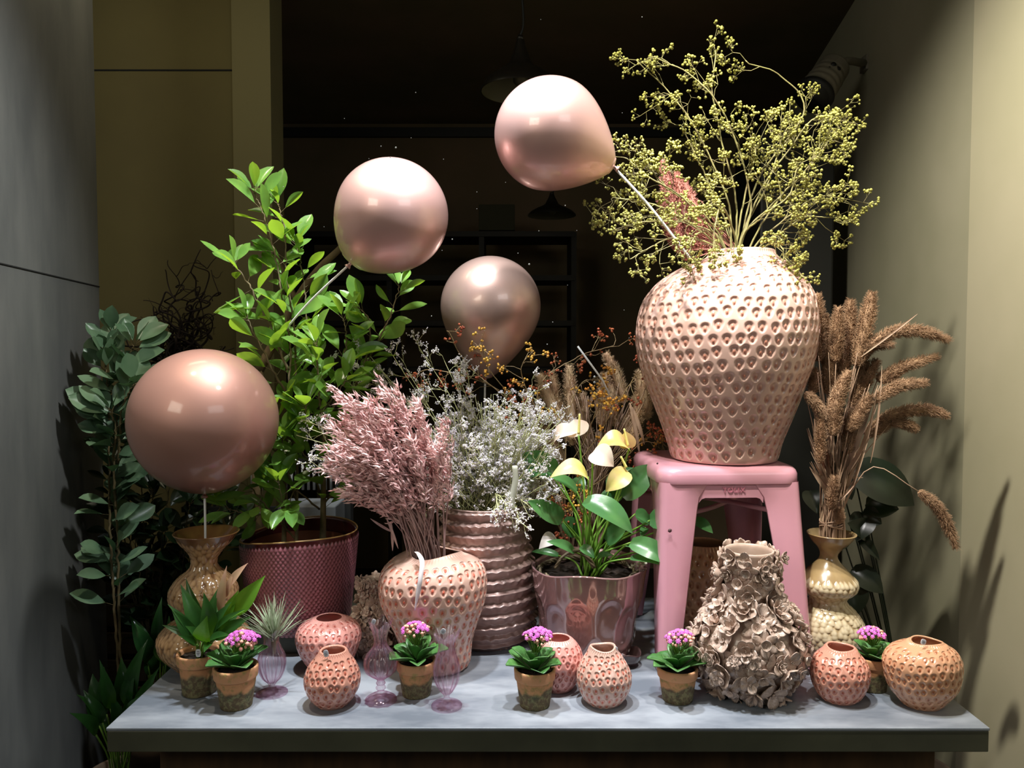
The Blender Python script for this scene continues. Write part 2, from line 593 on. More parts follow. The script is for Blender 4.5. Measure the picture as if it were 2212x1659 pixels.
# olive wall behind on the left, with its panel joint and pier
XO0, XO1, XO2 = -3.0, P(508, 400, 3.0)[0], P(590, 400, 3.0)[0]
mb = MB(); box(mb, (XO0, 3.0, 0), (XO1, 3.12, CZ)); wo = struct(mb, 'wall_rear', M_olive)
zj = P(360, 152, 3.0)[2]
mb = MB(); box(mb, (XO0, 2.997, zj - 0.003), (XO1, 3.01, zj + 0.003)); struct(mb, 'trim_2', M_seam, parent=wo)
M_olive2 = mat('olive_pier_paint', lin((128, 120, 84)), 0.8)
mb = MB(); box(mb, (XO1 - 0.0, 2.985, 0), (XO2, 3.14, CZ)); struct(mb, 'trim_3', M_olive2)
# dark back of the shop
mb = MB(); box(mb, (-3.1, 5.03, 0), (2.6, 5.2, CZ)); struct(mb, 'wall_back', M_dark)
mb = MB(); box(mb, (-3.1, 5.0, CZ - 0.09), (2.6, 5.03, CZ - 0.03)); struct(mb, 'trim_4', M_black)
# right wall: far run; near step added, its brighter light painted in
XR = lambda y: 0.906 + 0.164 * y
mb = MB(); prism(mb, [(XR(5.1), 5.1), (XR(2.10), 2.10)], 0, CZ, 0.15); struct(mb, 'wall_right', M_wall)
mb = MB(); prism(mb, [(XR(2.10) - 0.004, 2.10), (XR(1.0) - 0.004, 1.0)], 0, CZ, 0.15)
M_wall2 = mat('lit_beige_plaster', lin((196, 186, 160)), 0.7, col2=lin((186, 178, 150)), nscale=1.6, bump=0.1, bscale=30)  # lighter copy of the wall plaster, carries the brighter light of the near strip
struct(mb, 'trim_5', M_wall2)
# shop window pane between street and display, outer frame outside the picture
m = bpy.data.materials.new('clear_window_glass'); m.use_nodes = True
nt = m.node_tree; nt.nodes.remove(nt.nodes['Principled BSDF'])
t = nt.nodes.new('ShaderNodeBsdfTransparent'); t.inputs[0].default_value = (0.97, 0.98, 0.975, 1)
nt.links.new(t.outputs[0], nt.nodes['Material Output'].inputs[0])
mb = MB(); box(mb, (-1.03, 1.196, 0.02), (1.09, 1.202, CZ)); win = struct(mb, 'window_1', m)
# flecks of dust on the pane
mb = MB()
dc = [(855, 319, 2.2), (823, 316, 1.3), (843, 340, 1.4), (797, 343, 1.0), (612, 403, 1.2), (700, 490, .9), (1143, 571, 2.2), (1119, 547, 1.1), (977, 517, 1.6),
      (955, 541, .9), (1182, 744, 1.4), (1194, 696, 1.1), (1284, 814, 2.6), (1284, 826, 2.6), (1221, 444, 1.4), (1030, 451, .9), (1092, 394, .9), (744, 256, .9),
      (898, 200, 1.2), (1168, 42, .8), (888, 298, .9), (958, 344, 1), (1030, 415, .9), (1246, 498, .9), (932, 683, 1.3), (1348, 670, .9), (1359, 730, .9), (1205, 772, 1),
      (1387, 37, 1.2), (1344, 244, 1.0), (1070, 620, 1), (1226, 616, .8), (1164, 499, .9)]
for px, py, r in dc:
    p = P(px, py, 1.1955); q = mpp(p) * r
    inst(mb, ICO1[0], ICO1[1], (np.diag([q, q * 0.3, q]))[None], p[None])
M_fleck = mat('dust_fleck', lin((210, 210, 205)), 0.9)
tag(mb.build('dust_flecks', M_fleck), 'small pale dust flecks scattered on the shop window pane', 'dust', kind='stuff')

# ------------------------------------------------------------------ things in the dark behind
M_enamel = mat('black_enamel', lin((30, 27, 22)), 0.35, col2=lin((22, 20, 17)), nscale=6)
M_enin = mat('dull_lamp_lining', lin((92, 90, 74)), 0.6)


def pendant(px, py_top, py_bot, hw, Y, label, cord_from):
    c = P(px, py_bot, Y); s = mpp(c)
    root = thing('pendant_lamp', c, label, 'lamp', 'pendant lamps in the dark shop')
    H = (py_bot - py_top) * s
    R = hw * s
    pr = np.array([(R, 0), (R * 0.99, H * 0.05), (R * 0.86, H * 0.2), (R * 0.6, H * 0.36), (R * 0.38, H * 0.46), (R * 0.27, H * 0.56), (R * 0.2, H * 0.72), (R * 0.13, H * 0.86), (R * 0.09, H)])
    pp = np.stack([pr[:, 0], pr[:, 1] + c[2], pr[:, 0] * 0], -1)
    th = np.arange(48) * 2 * math.pi / 48
    V = np.stack([c[0] + pp[:, 0][:, None] * np.sin(th), c[1] - pp[:, 0][:, None] * np.cos(th), pp[:, 1][:, None] + 0 * th], -1)
    mb = MB(); mb.add(V.reshape(-1, 3), grid_faces(len(pp), 48))
    tube(mb, [(c[0], c[1], c[2] + H), (c[0], c[1], c[2] + H * 1.08)], R * 0.1, R * 0.07, k=12)
    mb.build('lamp_shade', M_enamel, root)
    mb = MB(); V2 = V.copy(); V2 = (V2 - c) * np.array([0.98, 0.98, 0.97]) + c
    mb.add(V2.reshape(-1, 3), grid_faces(len(pp), 48)[:, ::-1]); mb.build('lining', M_enin, root)
    mb = MB(); balls(mb, [c + np.array([0, 0, H * 0.25])], [R * 0.2], ICO2); mb.build('bulb', M_enin, root)
    mb = MB()
    top = np.array([c[0] + cord_from, c[1], CZ])
    tube(mb, spline([(c[0], c[1], c[2] + H * 1.06), (c[0] + 0.01, c[1], c[2] + H * 1.5), top], 12), 0.004, k=6)
    mb.build('cord', M_black, root)


pendant(1124, 88, 198, 86, 2.7, 'large dark dome pendant lamp hanging from the ceiling above the balloons', -0.02)
pendant(1192, 420, 466, 52, 4.2, 'small black pendant lamp far back below the upper balloon', 0.03)

# black cabinet column behind the berry branches
a = P(1640, 600, 3.0); b = P(1790, 600, 3.0)
mb = MB(); box(mb, (a[0], 3.0, 0), (b[0] + 0.02, 3.35, P(1700, 268, 3.0)[2]), 0.01)
tag(mb.build('cabinet', M_black, smooth=False), 'tall black cabinet standing in the dark behind the tall berry vase', 'cabinet')
# shelf with dim boxes, far back
M_dimwood = mat('dark_stained_wood', lin((26, 21, 16)), 0.7, col2=lin((18, 15, 12)), nscale=5, stretch=(1, 6, 6))
a = P(640, 690, 4.4); b = P(1240, 690, 4.4)
root = thing('shelving', ((a[0] + b[0]) / 2, 4.6, 0), 'dark wooden shelving unit at the back of the shop', 'shelves')
for py in (505, 600, 698, 800):
    z = P(900, py, 4.4)[2]
    mb = MB(); box(mb, (a[0], 4.4, z - 0.015), (b[0], 4.75, z + 0.015)); mb.build('shelf', M_dimwood, root, smooth=False)
for px in (640, 840, 1040, 1240):
    x = P(px, 600, 4.4)[0]
    mb = MB(); box(mb, (x - 0.015, 4.41, 0), (x + 0.015, 4.75, P(900, 500, 4.4)[2])); mb.build('upright', M_dimwood, root, smooth=False)
M_dim1 = mat('dull_card', lin((44, 42, 22)), 0.8)
a = P(1035, 505, 4.5); b = P(1112, 445, 4.5)
mb = MB(); box(mb, (a[0], 4.45, a[2] + 0.012), (b[0], 4.7, b[2]), 0.004)
tag(mb.build('storage_box', M_dim1, smooth=False), 'dull olive box on top of the dark back shelving', 'box')

# wall spotlight, upper right
M_spot = mat('grey_lamp_metal', lin((128, 122, 108)), 0.45, col2=lin((110, 105, 92)), nscale=12)
M_lens = mat('lamp_reflector', lin((190, 190, 185)), 0.12, metal=1.0)
Y = 2.95
pT = P(1802, 146, Y); pB = P(1758, 206, Y - 0.06); ax = unit(pB - pT)
s = mpp(pT)
root = thing('wall_spotlight', P(1850, 140, Y), 'grey cylindrical spotlight on a bracket high on the right wall', 'spotlight')
mb = MB()
L_ = np.linalg.norm(pB - pT)
rr = []; pts = []
for t in np.linspace(0, 1, 60):
    pts.append(pT + ax * L_ * t)
    rr.append(s * (33 + 6 * t + (0.9 * math.cos(t * 34) if 0.25 < t < 0.9 else 0)))
tube(mb, pts, np.array(rr), k=40)
mb.build('lamp_body', M_spot, root)
mb = MB(); tube(mb, [pB - ax * 0.012, pB + ax * 0.010, pB + ax * 0.0101, pB - ax * 0.006], np.array([s * 42, s * 42, s * 36, s * 32]), k=40, cap=False)
mb.build('rim', M_black, root)
mb = MB(); tube(mb, [pB - ax * 0.03 * 0, pB - ax * 0.02 + ax * 0.0001 * 0], np.array([s * 34, s * 12]), k=32)
mb.build('lens', M_lens, root)
# clover shaped vent of the housing
mb = MB()
f = P(1800, 150, Y - 0.075); e1 = np.array([1.0, 0, 0]); e2 = np.array([0, 0, 1.0]); q = mpp(f)
for dx, dz in ((0, 0), (9, 0), (-9, 0), (0, 9), (0, -9)):
    cpt = f + e1 * dx * q + e2 * dz * q
    inst(mb, ICO2[0], ICO2[1], np.diag([7 * q, 5 * q, 7 * q])[None], cpt[None])
mb.build('vent', M_black, root)
mb = MB()
w0 = P(1858, 138, 3.10)
w0[0] = XR(w0[1]) - 0.002
tube(mb, spline([pT + ax * L_ * 0.2, P(1825, 132, Y), w0], 8), 0.012, 0.016, k=10)
box(mb, (w0[0] - 0.012, w0[1] - 0.03, w0[2] - 0.03), (w0[0] + 0.03, w0[1] + 0.03, w0[2] + 0.03), 0.003)
mb.build('bracket', M_spot, root)

# ------------------------------------------------------------------ the display table
M_top = mat('grey_zinc_top', lin((154, 158, 166)), 0.5, col2=lin((104, 110, 120)), nscale=5.5, ndetail=8, bump=0.06, bscale=70, stretch=(0.6, 1.6, 1), rough2=0.38, lo=0.38, hi=0.62)
M_edge = mat('dark_zinc_edge', lin((84, 84, 68)), 0.45, col2=lin((68, 68, 56)), nscale=5)
M_brown = mat('brown_cabinet_wood', lin((86, 60, 36)), 0.6, col2=lin((60, 42, 26)), nscale=4, stretch=(5, 1, 1))
fL = T(227, 1574); fR = T(2137, 1571); YF = (fL[1] + fR[1]) / 2; YB = 2.12
XL, XRt = fL[0], fR[0]
zb = P(1100, 1626, YF)[2]
root = thing('display_table', ((XL + XRt) / 2, (YF + YB) / 2, 0), 'long grey zinc topped display table carrying all the vases', 'table')
mb = MB(); box(mb, (XL, YF, ZT - 0.006), (XRt, YB, ZT), 0.0015); mb.build('tabletop', M_top, root, smooth=False)
mb = MB(); box(mb, (XL + 0.0005, YF + 0.0015, zb), (XRt - 0.0005, YB, ZT - 0.0062), 0.002); mb.build('edge_apron', M_edge, root, smooth=False)
bx0 = P(345, 1640, YF + 0.12)[0]; bx1 = P(2020, 1640, YF + 0.12)[0]
mb = MB(); box(mb, (bx0, YF + 0.12, 0.0), (bx1, YB - 0.05, zb), 0.002); mb.build('base_cabinet', M_brown, root, smooth=False)
# grey plinth at the back left
a = T(465, 1412); b = T(800, 1412)
PZ = P(640, 1371, a[1])[2]
mb = MB(); box(mb, (a[0], a[1], ZT), (b[0], a[1] + 0.34, PZ), 0.002)
tag(mb.build('plinth', M_edge, smooth=False), 'low grey plinth on the table under the purple scaled planter', 'plinth')
# ------------------------------------------------------------------ strawberry vases
GLZ = dict(rough=0.22, coat=0.7, coatr=0.06)
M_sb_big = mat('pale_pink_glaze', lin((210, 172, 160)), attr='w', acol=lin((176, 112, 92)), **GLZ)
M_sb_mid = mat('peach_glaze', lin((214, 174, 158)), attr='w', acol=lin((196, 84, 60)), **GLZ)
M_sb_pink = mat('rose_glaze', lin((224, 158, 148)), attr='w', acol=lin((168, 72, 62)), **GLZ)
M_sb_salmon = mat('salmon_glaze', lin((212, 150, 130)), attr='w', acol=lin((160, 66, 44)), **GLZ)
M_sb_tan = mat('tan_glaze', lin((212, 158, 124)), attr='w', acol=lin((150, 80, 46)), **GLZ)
M_sticker = mat('white_sticker', lin((222, 222, 228)), 0.5)
M_ink = mat('sticker_ink', lin((90, 90, 110)), 0.6)


def sticker(px, py, Y, w, h, parent, tilt=0.0, lean=0.0, name='price_tag', ink=True):
    """small round cornered sticker with lines of print, standing at a point"""
    c = P(px, py, Y); s = mpp(c); w *= s; h *= s
    n = 24; k = 3.2
    a = np.arange(n) * 2 * math.pi / n
    x = np.sign(np.cos(a)) * np.abs(np.cos(a)) ** (2 / k) * w / 2; z = np.sign(np.sin(a)) * np.abs(np.sin(a)) ** (2 / k) * h / 2
    ct, st = math.cos(tilt), math.sin(tilt)
    x, z = x * ct - z * st, x * st + z * ct
    y = z * lean
    F = np.stack([x, y, z], -1) + c
    B = F + np.array([0, 0.0012, 0])
    V = np.vstack([F, B, F.mean(0), B.mean(0)])
    q = [np.array([[i, n + i, n + (i + 1) % n, (i + 1) % n] for i in range(n)]), np.array([[2 * n, i, (i + 1) % n] for i in range(n)] + [[2 * n + 1, n + (i + 1) % n, n + i] for i in range(n)])]
    mb = MB(); mb.add(V, q)
    o = mb.build(name, M_sticker, parent, smooth=False)
    if ink:
        o2 = MB()
        for r, ln in ((0.22, 0.5), (0.0, 0.62), (-0.2, 0.42)):
            pa = np.array([-ln * w / 2, 0, r * h]); pb = np.array([ln * w / 2, 0, r * h])
            for p in (pa, pb):
                p[0], p[2] = p[0] * ct - p[2] * st, p[0] * st + p[2] * ct
                p[1] = p[2] * lean - 0.0004
            tube(o2, [c + pa, c + pb], h * 0.035, k=4)
        ob = o2.build('print', M_ink, None, smooth=False)
        w0 = np.array(ob.location); ob.parent = o; ob.location = tuple(w0 - parent_world(o))
    return o


def strawberry(rings, front, m, label, ns, nr, du, a, b, depth, seed=3, zb=ZT, lump=0.006, lobes=0.0, group='strawberry dimpled vases', name='strawberry_vase', thick=0.004, inner=0.7, u1=0.945, flute=True, zwave=0.0, wscale=1.0, yscale=1.0):
    v = Vessel(rings, front, zb)
    rng = np.random.RandomState(seed)
    pr, u = v.profile(nr)
    s = v.s
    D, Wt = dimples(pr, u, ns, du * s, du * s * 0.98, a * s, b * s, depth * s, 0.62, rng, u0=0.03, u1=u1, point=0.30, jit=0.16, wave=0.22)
    env = np.clip(np.sin(np.clip(u / u[-1], 0, 1) * math.pi), 0, 1)[:, None]
    D = D + ring_noise(ns, nr, rng, 4, lump * v.r.max()) * env
    if lobes:
        th = np.arange(ns) * 2 * math.pi / ns
        D = D + lobes * v.r.max() * np.cos(2 * th + 0.5)[None, :] * env
    if flute:
        # fine fluting just under the mouth
        th = np.arange(ns) * 2 * math.pi / ns
        g = np.exp(-((u / u[-1] - 0.972) / 0.024) ** 2)[:, None]
        kk = max(24, ns // 7)
        D = D + g * 0.0011 * np.cos(kk * th)[None, :]
    mb = MB()
    zf = None
    if zwave:
        zt, z0 = pr[-1, 1], pr[0, 1]
        zf = lambda Z, th: Z + zwave * np.cos(2 * th + 0.9 * seed) * np.clip((Z - z0) / (zt - z0), 0, 1) ** 6
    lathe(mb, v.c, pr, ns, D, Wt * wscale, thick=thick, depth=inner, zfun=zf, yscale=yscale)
    root = thing(name, v.c, label, 'vase', group)
    mb.build('vase_body', m, root)
    return root, v


# the big one on the stool
STY = 1.0  # set below
_seat = P(1560, 1006, 1.66)
SEAT_Z = P(1570, 1004, 1.665)[2]
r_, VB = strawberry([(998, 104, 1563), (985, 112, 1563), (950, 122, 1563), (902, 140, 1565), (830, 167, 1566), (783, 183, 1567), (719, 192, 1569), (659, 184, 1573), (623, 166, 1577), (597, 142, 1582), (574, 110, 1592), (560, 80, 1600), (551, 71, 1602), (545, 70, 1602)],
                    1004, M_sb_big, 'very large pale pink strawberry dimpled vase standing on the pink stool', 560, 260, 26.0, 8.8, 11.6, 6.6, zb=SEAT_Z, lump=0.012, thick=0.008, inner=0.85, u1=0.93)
# middle one with the pink oats
r_, VM = strawberry([(1440, 62, 945), (1425, 72, 944), (1380, 80, 940), (1340, 95, 937), (1300, 111, 934), (1262, 117, 934), (1232, 112, 936), (1214, 98, 939), (1203, 80, 941), (1197, 64, 942), (1193, 57, 942)],
                    1462, M_sb_mid, 'large peach strawberry dimpled vase holding the bunch of pink oats', 440, 200, 22, 7.6, 10.4, 5.4, seed=5, lump=0.012, thick=0.005, zwave=0.006, inner=0.75)
# small ones
_r, V1 = strawberry([(1521, 33, 718), (1505, 46, 718), (1485, 57, 718), (1463, 60, 718), (1440, 53, 718), (1422, 41, 719), (1410, 32, 720), (1404, 29, 720)],
                    1535, M_sb_salmon, 'small salmon strawberry vase with a sticker, front left beside the pink glass vases', 260, 110, 17.0, 6.2, 8.4, 4.6, seed=8)
sticker(704, 1412, V1.c[1] - V1.r[-1] - 0.004, 11, 15, _r, 0.25)
_r, V2 = strawberry([(1440, 42, 712), (1425, 52, 711), (1405, 62, 710), (1380, 70, 710), (1360, 68, 710), (1346, 56, 710), (1337, 38, 711), (1334, 30, 711)],
                    1458, M_sb_pink, 'pink glossy strawberry vase behind the small salmon one, left of the table', 300, 120, 16.5, 5.6, 7.8, 4.0, seed=9)
_r, V3 = strawberry([(1518, 35, 1304), (1503, 47, 1304), (1480, 57, 1305), (1455, 59, 1305), (1432, 50, 1304), (1414, 38, 1303), (1402, 30, 1302), (1397, 28, 1302)],
                    1532, M_sb_mid, 'small peach strawberry vase in front of the iridescent planter', 260, 110, 16.0, 5.7, 8.0, 4.2, seed=10, zwave=0.0025)
sticker(1330, 1404, V3.c[1] - V3.r[-1] * 0.3, 8, 13, _r, -0.25)
_r, V4 = strawberry([(1487, 30, 1205), (1470, 42, 1205), (1450, 50, 1205), (1428, 54, 1206), (1405, 50, 1206), (1388, 40, 1206), (1378, 28, 1206)],
                    1499, M_sb_pink, 'small pink strawberry vase half hidden behind a kalanchoe pot', 240, 100, 15.5, 5.4, 7.6, 4.0, seed=11)
_r, V5 = strawberry([(1510, 37, 1812), (1495, 48, 1812), (1472, 58, 1813), (1447, 61, 1814), (1425, 54, 1814), (1410, 41, 1815), (1401, 33, 1816), (1397, 30, 1816)],
                    1525, M_sb_salmon, 'small salmon strawberry vase right of the brown flower covered vase', 260, 110, 16.5, 6.0, 8.0, 4.4, seed=12, zwave=0.0015)
_r, V6 = strawberry([(1521, 40, 1992), (1505, 55, 1992), (1480, 73, 1993), (1450, 80, 1993), (1425, 80, 1992), (1404, 68, 1994), (1393, 48, 2000), (1387, 36, 2002), (1385, 34, 2002)],
                    1540, M_sb_tan, 'wide tan strawberry vase with a sticker at the right end of the table', 320, 120, 18, 6.3, 8.4, 4.4, seed=13, lump=0.03, zwave=0.002, yscale=0.85)
sticker(1995, 1387, V6.c[1] - V6.r[-1] * 0.85 - 0.002, 11, 12, _r, -0.2)
# the dark one under the stool
_r, V7 = strawberry([(1350, 60, 1520), (1320, 74, 1520), (1280, 84, 1520), (1240, 84, 1520), (1205, 74, 1520), (1185, 55, 1520), (1172, 46, 1520)],
                    1366, M_sb_tan, 'terracotta strawberry vase in the shade under the pink stool', 300, 120, 20, 7, 9.5, 4, seed=14)

# ------------------------------------------------------------------ pine cone vases
M_pine_l = mat('bronze_glaze', lin((136, 98, 58)), 0.18, col2=lin((116, 76, 48)), nscale=14, attr='w', acol=lin((200, 160, 116)), coat=0.8)
M_pine_r = mat('cream_glaze', lin((150, 126, 86)), 0.22, col2=lin((140, 116, 84)), nscale=16, attr='w', acol=lin((200, 186, 158)), coat=0.6)


def pine_vase(rings, front, m, label, seed, du, a, b, depth, u1):
    v = Vessel(rings, front)
    pr, u = v.profile(300); ns = 300; s = v.s
    rng = np.random.RandomState(seed)
    D, Wt = dimples(pr, u, ns, du * s, du * s * 0.8, a * s, b * s, depth * s, rng=rng, u0=0.02, u1=u1, point=-0.6, jit=0.34, mode='scale')
    mb = MB()
    lathe(mb, v.c, pr, ns, D - depth * s * 0.4, Wt * 0.85, thick=0.004, depth=0.35)
    root = thing('pine_cone_vase', v.c, label, 'vase', 'pine cone vases')
    mb.build('vase_body', m, root)
    return v


VPL = pine_vase([(1440, 50, 440), (1425, 66, 440), (1400, 88, 440), (1370, 93, 440), (1345, 72, 440), (1333, 50, 440), (1318, 52, 440), (1298, 68, 440), (1272, 70, 440), (1248, 55, 440), (1228, 32, 441), (1212, 26, 441), (1192, 34, 443), (1168, 55, 445), (1149, 70, 446)],
                1462, M_pine_l, 'bronze glazed pine cone vase holding a balloon stick at the left end', 4, 13, 6.8, 12.5, 4.2, 0.97)
VPR = pine_vase([(1425, 46, 1790), (1408, 62, 1789), (1375, 76, 1788), (1345, 74, 1788), (1318, 58, 1788), (1300, 40, 1788), (1288, 40, 1788), (1272, 58, 1788), (1255, 61, 1788), (1235, 48, 1788), (1215, 28, 1789), (1200, 20, 1790), (1185, 26, 1793), (1168, 42, 1795), (1152, 53, 1796)],
                1440, M_pine_r, 'cream and ochre pine cone vase holding brown millet, right of the stool', 5, 12.5, 7, 10.5, 4.0, 0.66)

# ------------------------------------------------------------------ purple scaled planter
v = Vessel([(1352, 101, 650), (1330, 104, 650), (1280, 110, 649), (1220, 117, 648), (1170, 122, 648), (1154, 123, 648)], 1376, PZ)
VPP = v
M_scale = mat('purple_lustre_glaze', lin((70, 20, 28)), 0.25, col2=lin((84, 36, 34)), nscale=9, attr='w', acol=lin((172, 108, 118)), coat=0.6)  # pinkish highlights painted onto the raised scales through the mask
M_rimgold = mat('ochre_rim', lin((176, 138, 84)), 0.35)
pr, u = v.profile(230); ns = 560; s = v.s
D, Wt = dimples(pr, u, ns, 9.4 * s, 5.6 * s, 4.6 * s, 5.6 * s, 3.4 * s, rng=np.random.RandomState(2), u0=0.0, u1=0.985, point=-0.6, jit=0.03, mode='scale')
z0, z1 = pr[0, 1], pr[-1, 1]
zw = lambda Z, th: Z + (np.clip((Z - z0) / (z1 - z0), 0, 1) ** 3) * (0.012 * np.cos(th) ** 2 + 0.009 * np.sin(th))
mb = MB(); lathe(mb, v.c, pr, ns, D, Wt, thick=0.006, depth=0.3, zfun=zw)
FIC = thing('potted_ficus', v.c, 'tall bright green ficus growing in the purple scaled planter', 'potted plant')
mb.build('planter', M_scale, FIC)
th = np.arange(97) * 2 * math.pi / 96
Rr = pr[-1, 0] - 0.001
rim = np.stack([v.c[0] + Rr * np.sin(th), v.c[1] - Rr * np.cos(th), zw(np.full(97, z1), th) + 0.0015], -1)
mb = MB(); tube(mb, rim, 0.0017, k=8, cap=False); mb.build('rim', M_rimgold, FIC)
M_soil = mat('potting_soil', lin((52, 38, 28)), 0.95, col2=lin((30, 22, 17)), nscale=60, bump=0.6, bscale=120)
M_terr_in = mat('brown_nursery_pot', lin((120, 66, 44)), 0.4)


def disc(mb, c, r, z, rng, bumpy=0.004, n=10, k=40):
    th = np.arange(k) * 2 * math.pi / k
    V = []
    for i in range(1, n + 1):
        V.append(np.stack([c[0] + r * i / n * np.sin(th), c[1] - r * i / n * np.cos(th), z + rng.uniform(-bumpy, bumpy, k)], -1))
    V = np.concatenate(V)
    V = np.vstack([V, [c[0], c[1], z]])
    mb.add(V, [grid_faces(n, k), np.array([[n * k, i, (i + 1) % k] for i in range(k)])])


mb = MB(); disc(mb, v.c, Rr * 0.93, z1 - 0.055, RNG); mb.build('soil', M_soil, FIC)
mb = MB(); tube(mb, [v.c * [1, 1, 0] + [0, 0, z1 - 0.06], v.c * [1, 1, 0] + [0, 0, z1 - 0.018]], Rr * 0.82, Rr * 0.86, k=48, cap=False); mb.build('inner_pot', M_terr_in, FIC)

# ------------------------------------------------------------------ ribbed ruffled vase
M_rib = mat('dusty_mauve_lustre', lin((186, 156, 148)), 0.3, metal=0.15, col2=lin((150, 120, 114)), nscale=7, coat=0.5, stretch=(1, 1, 6), bump=0.35, bscale=26)
v = Vessel([(1376, 84, 1050), (1355, 98, 1052), (1320, 107, 1054), (1270, 108, 1053), (1220, 104, 1050), (1150, 96, 1047), (1088, 90, 1046)], 1408)
VRB = v
pr, u = v.profile(330); ns = 420
rng = np.random.RandomState(12)
nrib = 13.0
ph = (u / u[-1]) * nrib
wob = ring_noise(ns, 330, rng, 9, 0.055)
th = np.arange(ns) * 2 * math.pi / ns
fine = 0.05 * np.cos(37 * th)[None, :] * np.cos(ph[:, None] * 1.9) + 0.04 * np.cos(23 * th + 1)[None, :] * np.sin(ph[:, None] * 2.7)
pp_ = (ph[:, None] + wob * 0.9 + fine) % 1.0
saw = np.where(pp_ < 0.72, (pp_ / 0.72) ** 1.6, 1 - ((pp_ - 0.72) / 0.28) ** 0.8)
amp = 10.5 * v.s * np.clip((1 - u / u[-1]) * 30, 0, 1)[:, None]
D = (saw - 0.55) * amp * (1 + 0.5 * wob)
mb = MB(); lathe(mb, v.c, pr, ns, D, None, thick=0.007, depth=0.4)
root = thing('ribbed_vase', v.c, 'big mauve vase with stacked ruffled ribs holding white sea lavender', 'vase')
mb.build('vase_body', M_rib, root)

# ------------------------------------------------------------------ iridescent planter
v = Vessel([(1424, 92, 1268), (1405, 97, 1268), (1350, 106, 1269), (1280, 116, 1270), (1240, 121, 1270), (1222, 124, 1271)], 1446)
VIR = v
M_iri = mat('iridescent_pink_glaze', lin((186, 146, 138)), 0.09, metal=0.4, col2=lin((156, 120, 124)), nscale=4, coat=1.0, coatr=0.03, film=420.0)
pr, u = v.profile(150); ns = 300
D, Wt = dimples(pr, u, ns, 58 * v.s, 74 * v.s, 32 * v.s, 50 * v.s, 8.0 * v.s, 0.0, np.random.RandomState(4), u0=-0.1, u1=1.0, point=0.0, jit=0.18)
D = np.where(True, D, D) + ring_noise(ns, 150, np.random.RandomState(3), 9, 0.0012)
ker = np.array([1, 4, 6, 4, 1]) / 16.0
for _ in range(6):
    D = sum(k * np.roll(D, i - 2, 1) for i, k in enumerate(ker))
    D[2:-2] = sum(k * D[i:len(D) - 4 + i] for i, k in enumerate(ker))
zz0, zz1 = pr[0, 1], pr[-1, 1]
mb = MB(); lathe(mb, v.c, pr, ns, D, None, thick=0.005, depth=0.35, zfun=lambda Z, th: Z + (0.003 * np.cos(5 * th + 1) + 0.009 * np.cos(th) ** 2) * np.clip((Z - zz0) / (zz1 - zz0), 0, 1) ** 4)
ANT = thing('potted_anthurium', v.c, 'anthurium with yellow and pink spathes in the iridescent pink planter', 'potted plant')
mb.build('planter', M_iri, ANT)
mb = MB(); disc(mb, v.c, pr[-1, 0] * 0.93, zz1 - 0.022, RNG, 0.005); mb.build('soil', M_soil, ANT)
M_wick = mat('grey_willow_wicker', lin((134, 118, 92)), 0.7, col2=lin((84, 72, 56)), nscale=30)
mb = MB()
R0 = pr[-1, 0] * 0.86
for k in range(4):
    t_ = np.linspace(0, 2 * math.pi, 160)
    z = zz1 - 0.012 + 0.004 * np.sin(14 * t_ + k * 1.57) + 0.001 * k
    r = R0 - 0.003 * np.cos(14 * t_ + k * 1.57) - 0.002 * k
    tube(mb, np.stack([v.c[0] + r * np.sin(t_), v.c[1] - r * np.cos(t_), z], -1), 0.0026, k=6)
mb.build('basket_rim', M_wick, ANT)
mb = MB()
hc = [P(1200, 1226, v.c[1] - 0.045), P(1214, 1204, v.c[1] - 0.05), P(1240, 1189, v.c[1] - 0.05), P(1262, 1196, v.c[1] - 0.05), P(1284, 1226, v.c[1] - 0.045)]
hp = spline(hc, 60)
for k in range(3):
    t_ = np.linspace(0, 16, 60) + k * 2.09
    o = np.stack([0.0028 * np.cos(t_), 0.0028 * np.sin(t_), 0.0018 * np.cos(t_)], -1)
    tube(mb, hp + o, 0.0026, k=6)
mb.build('basket_handle', M_wick, ANT)
M_mossw = mat('white_pebbles', lin((214, 208, 190)), 0.7)
mb = MB()
pb = np.array([P(px, py, v.c[1] - 0.03) for px, py in ((1372, 1219), (1380, 1217), (1388, 1214), (1394, 1217), (1366, 1223), (1378, 1223), (1360, 1226), (1390, 1220))])
for p, r in zip(pb, (3, 3.4, 4.4, 4.5, 2.6, 2.8, 2.2, 3)):
    q = mpp(p) * r; inst(mb, ICO2[0], ICO2[1], np.diag([q, q, q * 0.7])[None], p[None])
mb.build('pebbles', M_mossw, ANT)
# small dark lustre dish beside it
M_dish = mat('dark_lustre_glaze', lin((78, 58, 58)), 0.2, coat=1.0)
c = T(1352, 1436); q = mpp(c)
mb = MB()
ths = np.arange(48) * 2 * math.pi / 48
prof = [(0.2, 0.0), (14, 0.5), (24, 6), (30, 16), (32, 26), (32.5, 29), (30.5, 29), (29, 24), (22, 9), (12, 4), (0.2, 3.5)]
V = np.array([[[c[0] + r * q * math.sin(t), c[1] - r * q * math.cos(t), c[2] + 0.001 + z * q * (1 + 0.12 * math.cos(3 * t)) + r * q * 0.0] for t in ths] for r, z in prof])
mb.add(V.reshape(-1, 3), grid_faces(len(prof), 48))
tag(mb.build('small_dish', M_dish), 'small dark glossy dish beside the foot of the iridescent planter', 'dish')

# ------------------------------------------------------------------ flower covered vases
M_flw = mat('taupe_ceramic', lin((202, 178, 164)), 0.32, col2=lin((172, 146, 130)), nscale=10, coat=0.35)
M_flw_in = mat('taupe_ceramic_inside', lin((160, 138, 128)), 0.5)


